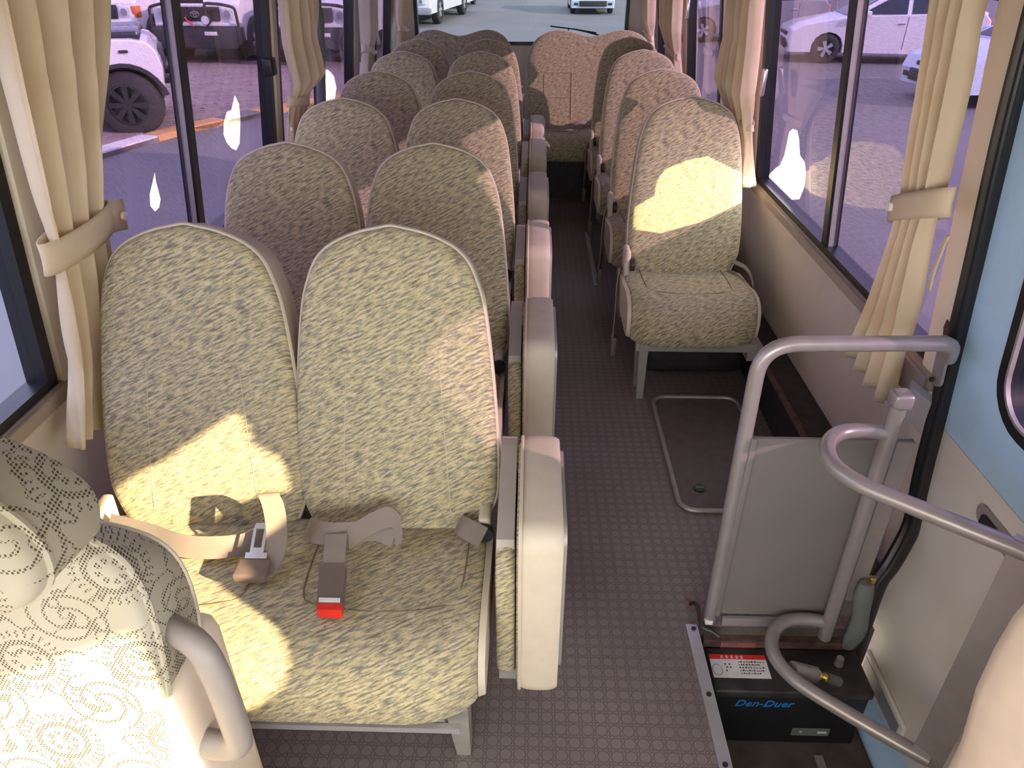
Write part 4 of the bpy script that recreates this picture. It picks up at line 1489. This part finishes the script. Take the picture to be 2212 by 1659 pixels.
def wheel(root, x, y, r, w, rim, spokes, sg, turn=0.0):
    """wheel centred at x, y; sg = outward side; axle along local y"""
    ct, sn = cos(turn), sin(turn)

    def T(a, b_, c):
        return (x + a * ct - b_ * sn, y + a * sn + b_ * ct, r + c)
    prof = [(-w / 2, r * .62), (-w / 2, r * .90), (-w * .42, r * .97), (-w * .25, r), (w * .25, r), (w * .42, r * .97), (w / 2, r * .90), (w / 2, r * .62)]
    n = 36
    m1 = MB().loft([[T(rr * cos(2 * pi * k / n), yy_, rr * sin(2 * pi * k / n)) for yy_, rr in prof] for k in range(n + 1)], False, False)
    wo = m1.build('wheel', 'tyre', root, local=True)
    m2 = MB()
    yo = sg * w * .36
    m2.loft([[T(rr * cos(2 * pi * k / n), yy_, rr * sin(2 * pi * k / n)) for yy_, rr in ((yo * 1.25, r * .635), (yo * 1.3, r * .56), (yo * .5, r * .53))] for k in range(n + 1)], False, False)
    m2.add([T(r * .55 * cos(2 * pi * k / n), yo * .5, r * .55 * sin(2 * pi * k / n)) for k in range(n)], [tuple(range(n))])
    m2.build('rim_barrel', 'rim_black', wo, local=True)
    m3 = MB()
    for k in range(spokes):
        a = 2 * pi * k / spokes
        da = 0.55 * pi / spokes
        q = []
        for (rr, dd) in ((r * .14, da * 2.0), (r * .57, da * .75)):
            q += [(rr, a - dd), (rr, a + dd)]
        (r0, a0), (r1, a1), (r2, a2), (r3, a3) = q[0], q[1], q[3], q[2]
        base = [T(rr * cos(aa), yo * f_, rr * sin(aa)) for f_ in (1.0, 1.25) for rr, aa in ((r0, a0), (r1, a1), (r2, a2), (r3, a3))]
        m3.hexa(base)
    m3.build('spokes', rim, wo, local=True)
    m4 = MB().cyl(T(0, yo * .9, 0), T(0, yo * 1.35, 0), r * .15, n=16)
    m4.build('hub', rim, wo, local=True)
    return wo


def vehicle(name, label, cat, loc, heading, P, group=None):
    root = thing(name, loc, label, cat, group, rz=heading)
    w = P['w'] / 2
    r = P['r']
    wb = P['wb']
    ar = r * 1.16
    low = P['low']
    prof = list(P['upper'])                      # from front bottom over the top to rear bottom
    xr = prof[-1][0]
    bottom = [(xr, low)]
    a0 = math.degrees(math.asin(max(-1, min(1, (low - r) / ar))))
    bottom += arc(-wb, ar, 180 - a0, a0, r)
    bottom += arc(0, ar, 180 - a0, a0, r)
    bottom += [(prof[0][0], low)]
    poly = prof + bottom
    cx_ = sum(p[0] for p in prof) / len(prof)
    secs = []
    for yy_, s_, zz in ((-w, .985, .97), (-w + .03, .997, .992), (-w + .09, 1, 1), (w - .09, 1, 1), (w - .03, .997, .992), (w, .985, .97)):
        secs.append([(cx_ + (a - cx_) * s_, yy_, low + (b_ - low) * zz if b_ > r * 1.9 else b_) for a, b_ in poly])
    MB().loft(secs).build('body', P['paint'], root, local=True, angle=30)
    # dark underbody closes the wheel arches
    MB().box(xr + .15, prof[0][0] - .15, -w + .22, w - .22, low * .9, r * 2.1).build('underbody', 'black_trim', root, local=True)
    if 'cab' in P:
        cab = P['cab']
        n = len(cab)
        ti = P.get('tumble', .14)
        zb_, zt_ = min(p[1] for p in cab), max(p[1] for p in cab)
        wy = lambda z: (w - .03) - ti * (z - zb_) / (zt_ - zb_)
        MB().loft([[(a, -wy(b_), b_) for a, b_ in cab], [(a, wy(b_), b_) for a, b_ in cab]]).build('cabin', P.get('cabpaint', P['paint']), root, local=True, angle=30)
        for q in P.get('side_windows', []):
            for sg in (-1, 1):
                m1 = MB()
                vs_ = [(a, sg * (wy(b_) - .01), b_) for a, b_ in q] + [(a, sg * (wy(b_) + .012), b_) for a, b_ in q]
                nn = len(q)
                m1.add(vs_, [tuple(range(nn)), tuple(range(nn, 2 * nn))] + [(j, (j + 1) % nn, nn + (j + 1) % nn, nn + j) for j in range(nn)])
                m1.build('side_window', 'car_glass', root, local=True)
        for (pa, pb), nm in ((P['screen'], 'windscreen'), (P['rear_screen'], 'rear_screen')):
            (ax, az), (bx, bz) = pa, pb
            nx, nz = (bz - az), -(bx - ax)
            ln = sqrt(nx * nx + nz * nz)
            sgn = 1 if nm == 'windscreen' else 1
            if nm == 'windscreen' and nx < 0 or nm == 'rear_screen' and nx > 0:
                nx, nz = -nx, -nz
            nx, nz = nx / ln, nz / ln
            m1 = MB()
            ins = .07
            q = []
            for (px, pz, t) in ((ax, az, 0), (bx, bz, 1)):
                q.append((px, pz))
            vs_ = []
            for dd in (-.01, .012):
                for (px, pz), sg in ((q[0], -1), (q[0], 1), (q[1], 1), (q[1], -1)):
                    tx = lerp(q[0][0], q[1][0], .08 if (px, pz) == q[0] else .92)
                    tz = lerp(q[0][1], q[1][1], .08 if (px, pz) == q[0] else .92)
                    vs_.append((tx + nx * dd, sg * (wy(tz) - ins), tz + nz * dd))
            m1.hexa(vs_)
            m1.build(nm, 'car_glass', root, local=True)
    for (x, y, sg) in ((0, w - P['ww'] * .45, 1), (0, -w + P['ww'] * .45, -1), (-wb, w - P['ww'] * .45, 1), (-wb, -w + P['ww'] * .45, -1)):
        wheel(root, x, y, r, P['ww'], P['rim'], P['spokes'], sg, P.get('turn', 0) if x == 0 else 0)
    return root


def fbox(root, name, m, x0, x1, y0, y1, z0, z1, r=0.02, parent=None):
    return MB().rbox(x0, x1, y0, y1, z0, z1, r, 2).build(name, m, parent or root, local=True)


def headlamps(root, x, y, z, wy_, hz, round_=False, amber=False, d=.05):
    for sg in (-1, 1):
        o = fbox(root, 'headlamp', 'lamp_glass', x - .06, x + d, sg * y - wy_ / 2, sg * y + wy_ / 2, z - hz / 2, z + hz / 2, .03)
        MB().cyl((x + d, sg * y, z), (x + d + .012, sg * y, z), hz * .33, n=16).build('reflector', 'chrome', o, local=True)
        if amber:
            fbox(root, 'indicator', 'amber', x - .20, x + .02, sg * (y + wy_ / 2 + .06) - .055, sg * (y + wy_ / 2 + .06) + .055, z - hz / 2, z + hz / 2, .02)


def emblem(root, x, z, s_, m='chrome', sunk=0.0):
    """three interlocking ovals"""
    mb = MB()
    for (ry, rz_, cz_) in ((s_, s_ * .66, 0), (s_ * .32, s_ * .62, 0), (s_ * .72, s_ * .28, s_ * .36)):
        mb.tube([(x, ry * cos(2 * pi * k / 24), z + cz_ + rz_ * sin(2 * pi * k / 24)) for k in range(24)], s_ * .10, 6, closed=True)
    return mb.build('emblem', m, root, local=True)


def place(wheel_xy, heading, w):
    """location of the front axle centre from the contact point of the wheel on side s (w = signed half track)"""
    return (wheel_xy[0] * OS + sin(heading) * w, wheel_xy[1] * OS - cos(heading) * w, G)


# off-roader in front of the first window: white wing, black bonnet
hA = radians(24)
PA = dict(w=1.72, r=.385, ww=.26, wb=2.36, low=.50, paint='paint_white', rim='rim_black', spokes=8, turn=radians(-14),
          upper=[(.44, .62), (.46, .80), (.42, .98), (.34, 1.07), (.18, 1.11), (-.80, 1.14), (-3.05, 1.17), (-3.10, .62)],
          cab=[(-.75, 1.12), (-.98, 1.80), (-1.1, 1.85), (-2.98, 1.87), (-3.06, 1.12)], screen=((-.75, 1.12), (-.98, 1.80)), rear_screen=((-2.98, 1.87), (-3.06, 1.12)),
          side_windows=[[(-.98, 1.32), (-1.12, 1.80), (-1.75, 1.82), (-1.75, 1.32)], [(-1.85, 1.32), (-1.85, 1.82), (-2.8, 1.83), (-2.85, 1.32)]], tumble=.10)
vA = vehicle('off_roader', 'white off-roader with black bonnet and black spoked wheels by the kerb', 'car', place((-5.84, 10.92), hA, -.73), hA, PA)
fbox(vA, 'bonnet', 'paint_black', -.76, .27, -.70, .70, 1.06, 1.19, .04)
fbox(vA, 'bumper', 'black_trim', .54, .68, -.86, .86, .53, .68, .015)
for sg in (-1, 1):
    fbox(vA, 'bumper_iron', 'black_trim', .30, .56, sg * .45 - .05, sg * .45 + .05, .56, .66, .01)
    fbox(vA, 'side_repeater', 'black_trim', .02, .12, sg * .865 - .02, sg * .865 + .02, .97, 1.0, .006)
    fbox(vA, 'wing_vent', 'black_trim', -.68, -.58, sg * .865 - .02, sg * .865 + .02, .88, 1.02, .02)
    fbox(vA, 'arch_liner', 'black_trim', -.42, .42, sg * .60 - .12, sg * .60 + .12, .62, .93, .05)
    mw = MB()
    mw.prism(arc(0, .475, 12, 168, .385, 12) + list(reversed(arc(0, .43, 12, 168, .385, 12))), lambda a, b_, c: (a, c, b_), (sg * .80, sg * .90))
    mw.build('wheel_arch', 'black_trim', vA, local=True)
headlamps(vA, .39, .55, .84, .18, .18)
fbox(vA, 'grille', 'black_trim', .38, .48, -.40, .40, .72, .96, .02)

# white pickups behind the brick paving, facing the bus
PU = dict(w=1.78, r=.40, ww=.25, wb=3.1, low=.50, paint='paint_white', rim='rim_silver', spokes=6,
          upper=[(.70, .55), (.74, .80), (.70, 1.15), (.55, 1.25), (-.70, 1.36), (-4.1, 1.30), (-4.15, .60)],
          cab=[(-.70, 1.33), (-1.25, 1.92), (-1.4, 1.96), (-2.5, 1.96), (-2.6, 1.30)], screen=((-.70, 1.33), (-1.25, 1.92)), rear_screen=((-2.5, 1.96), (-2.6, 1.30)),
          side_windows=[[(-.95, 1.38), (-1.33, 1.83), (-1.85, 1.85), (-1.85, 1.38)], [(-1.93, 1.38), (-1.93, 1.85), (-2.42, 1.85), (-2.48, 1.38)]])
gpu = 'parked pickups beyond the brick paving'


def pickup(label, xy, hd, bull=False, letters=None):
    v = vehicle('pickup_truck', label, 'pickup', place(xy, hd, .73), hd, PU, gpu)
    v.scale = (.95, .95, .95)
    g = fbox(v, 'grille', 'black_trim', .68, .765, -.50, .50, .86, 1.12, .015)
    emblem(g, .775, .99, .085)
    headlamps(v, .70, .66, .99, .26, .22, amber=not bull)
    fbox(v, 'bumper', 'black_trim', .62, .90, -.92, .92, .44, .76, .03)
    fbox(v, 'bumper_strip', 'paint_white', .68, .79, -.86, .86, .775, .83, .01)
    for sg in (-1, 1):
        o = fbox(v, 'fog_lamp', 'lamp_glass', .88, .915, sg * .58 - .09, sg * .58 + .09, .54, .66, .02)
        mw = MB()
        mw.prism(arc(0, .52, 5, 175, .40, 12) + list(reversed(arc(0, .455, 5, 175, .40, 12))), lambda a, b_, c: (a, c, b_), (sg * .84, sg * .94))
        mw.build('wheel_arch', 'black_trim', v, local=True)
        fbox(v, 'mirror', 'black_trim', -.98, -.86, sg * .93 - .07, sg * .93 + .07, 1.38, 1.58, .03)
    if bull:
        mb = MB()
        for sg in (-1, 1):
            mb.tube(fillet([(.90, sg * .30, .50), (.94, sg * .30, 1.20), (.90, sg * .62, 1.18), (.86, sg * .88, 1.12), (.84, sg * .90, .70)], .08, 5), .028, 8)
        mb.tube([(.94, -.30, 1.22), (.94, .30, 1.22)], .028, 8)
        b_o = mb.build('bull_bar', 'black_trim', v, local=True)
        fbox(v, 'bull_plate', 'black_trim', .88, .97, -.86, .86, .38, .74, .03)
        fbox(v, 'light_bar', 'black_trim', .94, 1.0, -.42, .32, 1.25, 1.31, .01)
        fbox(v, 'number_plate', 'label_white', .972, .98, .22, .48, .62, .69, .003)
        for yy_ in (-.28, .30):
            o = MB().cyl((.92, yy_, .90), (1.0, yy_, .90), .095, n=18).build('spot_lamp', 'black_trim', v, local=True)
            MB().cyl((1.0, yy_, .90), (1.012, yy_, .90), .08, n=18).build('lens', 'lamp_glass', o, local=True)
        MB().tube(smooth_path([(.98, -.12, .95), (1.0, -.05, .86), (1.0, .0, .84), (1.0, .04, .78)], 4), .014, 6).build('tow_strap', 'red_paint', v, local=True)
        MB().tube([(.45, .55, 1.25), (.46, .56, 2.0)], .012, 6).build('aerial', 'black_trim', v, local=True)
    return v


pickup('white pickup with orange indicators and a dark grille behind the off-roader', (-9.35, 19.35), radians(-93))
pickup('white pickup with black bull bar, spot lamps and a number plate', (-6.75, 18.8), radians(-92), True)
vD = pickup('white pickup with red bonnet lettering and a red strap on its dark bumper', (-4.15, 18.55), radians(-91), True)
# red lettering stands on the front edge of the bonnet
cur = bpy.data.curves.new('bonnet_text', 'FONT')
cur.body = 'LUNA'
cur.size = 0.24
cur.extrude = 0.004
tmp = bpy.data.objects.new('bonnet_text', cur)
COL.objects.link(tmp)
dg = bpy.context.evaluated_depsgraph_get()
dg.update()
me = bpy.data.meshes.new_from_object(tmp.evaluated_get(dg))
bpy.data.objects.remove(tmp)
for v in me.vertices:
    a, b_, c = v.co
    v.co = (.575 - b_ * 0.93 + c * .1, -.30 + a, 1.258 + b_ * 0.11 + c)
me.materials.clear()
me.materials.append(MATS['red_paint'])
o = bpy.data.objects.new('bonnet_text', me)
COL.objects.link(o)
o.parent = vD
fbox(vD, 'red_strap', 'red_paint', .975, 1.0, -.02, .10, .30, .58, .01)

# white bus with red stripe behind, and vehicles parked further along
def bus(label, loc, hd, w=2.0, L_=6.4, H=2.5, stripe='orange_paint'):
    P = dict(w=w, r=.40, ww=.24, wb=3.6, low=.35, paint='paint_white', rim='rim_silver', spokes=6,
             upper=[(1.2, .40), (1.25, 1.0), (1.15, 1.45), (.95, 2.3), (.75, H - .05), (.3, H), (-L_ + 1.4, H), (-L_ + 1.25, H - .15), (-L_ + 1.2, .40)])
    v = vehicle('minibus', label, 'bus', loc, hd, P)
    for sg in (-1, 1):
        fbox(v, 'side_stripe', stripe, -L_ + 1.25, .95, sg * w / 2 - .006, sg * w / 2 + .006, .80, .93, .004)
        for k in range(5):
            fbox(v, 'side_window', 'car_glass', .05 - k * 1.0 - .85, .05 - k * 1.0, sg * (w / 2 - .01) - .012, sg * (w / 2 - .01) + .012, 1.2, 1.95, .01)
    m1 = MB()
    m1.hexa([(1.17, -.85, 1.40), (1.17, .85, 1.40), (.93, .80, 2.25), (.93, -.80, 2.25), (1.22, -.85, 1.40), (1.22, .85, 1.40), (.98, .80, 2.25), (.98, -.80, 2.25)])
    m1.build('windscreen', 'car_glass', v, local=True)
    fbox(v, 'front_stripe', stripe, 1.19, 1.262, -.95, .95, .80, .93, .004)
    headlamps(v, 1.22, .72, .68, .30, .16)
    fbox(v, 'bumper', 'paint_grey', 1.1, 1.33, -1.0, 1.0, .33, .52, .03)
    return v


bus('white minibus with an orange side stripe parked behind the rear window', (-4.55 * OS, 29.3 * OS, G), radians(-97))

CAR = dict(w=1.72, r=.315, ww=.20, wb=2.65, low=.24, paint='paint_white', rim='rim_silver', spokes=5,
           upper=[(.84, .30), (.88, .50), (.80, .70), (.55, .82), (-.30, .98), (-.9, 1.02), (-2.4, 1.08), (-3.25, 1.10), (-3.40, .95), (-3.45, .60), (-3.40, .30)],
           cab=[(-.32, .96), (-1.20, 1.44), (-1.55, 1.50), (-2.3, 1.48), (-2.75, 1.40), (-3.32, 1.09), (-3.30, 1.04)], screen=((-.32, .96), (-1.20, 1.44)), rear_screen=((-2.75, 1.40), (-3.32, 1.09)),
           side_windows=[[(-.62, 1.03), (-1.24, 1.36), (-1.62, 1.41), (-1.62, 1.05)], [(-1.72, 1.05), (-1.72, 1.41), (-2.25, 1.39), (-2.62, 1.30), (-2.62, 1.08)], [(-2.70, 1.09), (-2.70, 1.28), (-3.05, 1.12)]], tumble=.22)


def sedan(label, xy, hd, paint, side, rim='rim_silver', spokes=5, group='parked cars around the bus'):
    P = dict(CAR)
    P['paint'] = paint
    P['spokes'] = spokes
    P['rim'] = rim
    v = vehicle('hatchback_car', label, 'car', place(xy, hd, side * .66), hd, P, group)
    v.scale = (.87, .87, .87)
    headlamps(v, .66, .62, .66, .30, .13, d=.10)
    g = fbox(v, 'grille', 'black_trim', .80, .885, -.42, .42, .56, .63, .015)
    emblem(g, .892, .66, .05)
    fbox(v, 'lower_grille', 'black_trim', .80, .90, -.55, .55, .30, .50, .02)
    for sg in (-1, 1):
        for hx in (-1.50, -2.42):
            fbox(v, 'door_handle', 'chrome', hx - .11, hx + .04, sg * .862 - .02, sg * .862 + .02, .845, .875, .006)
        for lx in (-.55, -1.66, -2.56):
            fbox(v, 'door_gap', 'black_trim', lx - .006, lx + .006, sg * .856 - .008, sg * .856 + .008, .32, 1.0, .002)
        fbox(v, 'mirror', paint, -.82, -.66, sg * .95 - .09, sg * .95 + .09, .99, 1.12, .04)
        fbox(v, 'fog_lamp_bay', 'black_trim', .70, .87, sg * .68 - .09, sg * .68 + .09, .34, .44, .02)
        fbox(v, 'tail_lamp', 'red_paint', -3.45, -3.30, sg * .66 - .14, sg * .66 + .14, .78, .98, .03)
    return v


sedan('white hatchback parked side-on, seen through the window by the sunlit seat', (6.93, 19.1), radians(172), 'paint_white', 1)
sedan('pale blue car facing the bus, half hidden by the door-side curtain', (8.02, 13.4), radians(-171), 'paint_sky', 1)
sedan('pale grey car parked beyond the white hatchback', (6.2, 26.5), radians(178), 'paint_grey', 1)
sedan('dark grey car parked far beyond the second single seat window', (4.9, 23.5), radians(176), 'paint_grey', 1)
sedan('small pale car facing the rear window on the far road', (3.15, 34.2), radians(-90), 'paint_sky', 1)
sedan('white car parked in line behind the striped minibus', (-3.3, 37.0), radians(-96), 'paint_white', 1)
sedan('grey car far down the road behind the striped minibus', (-3.2, 43.0), radians(-95), 'paint_grey', 1)
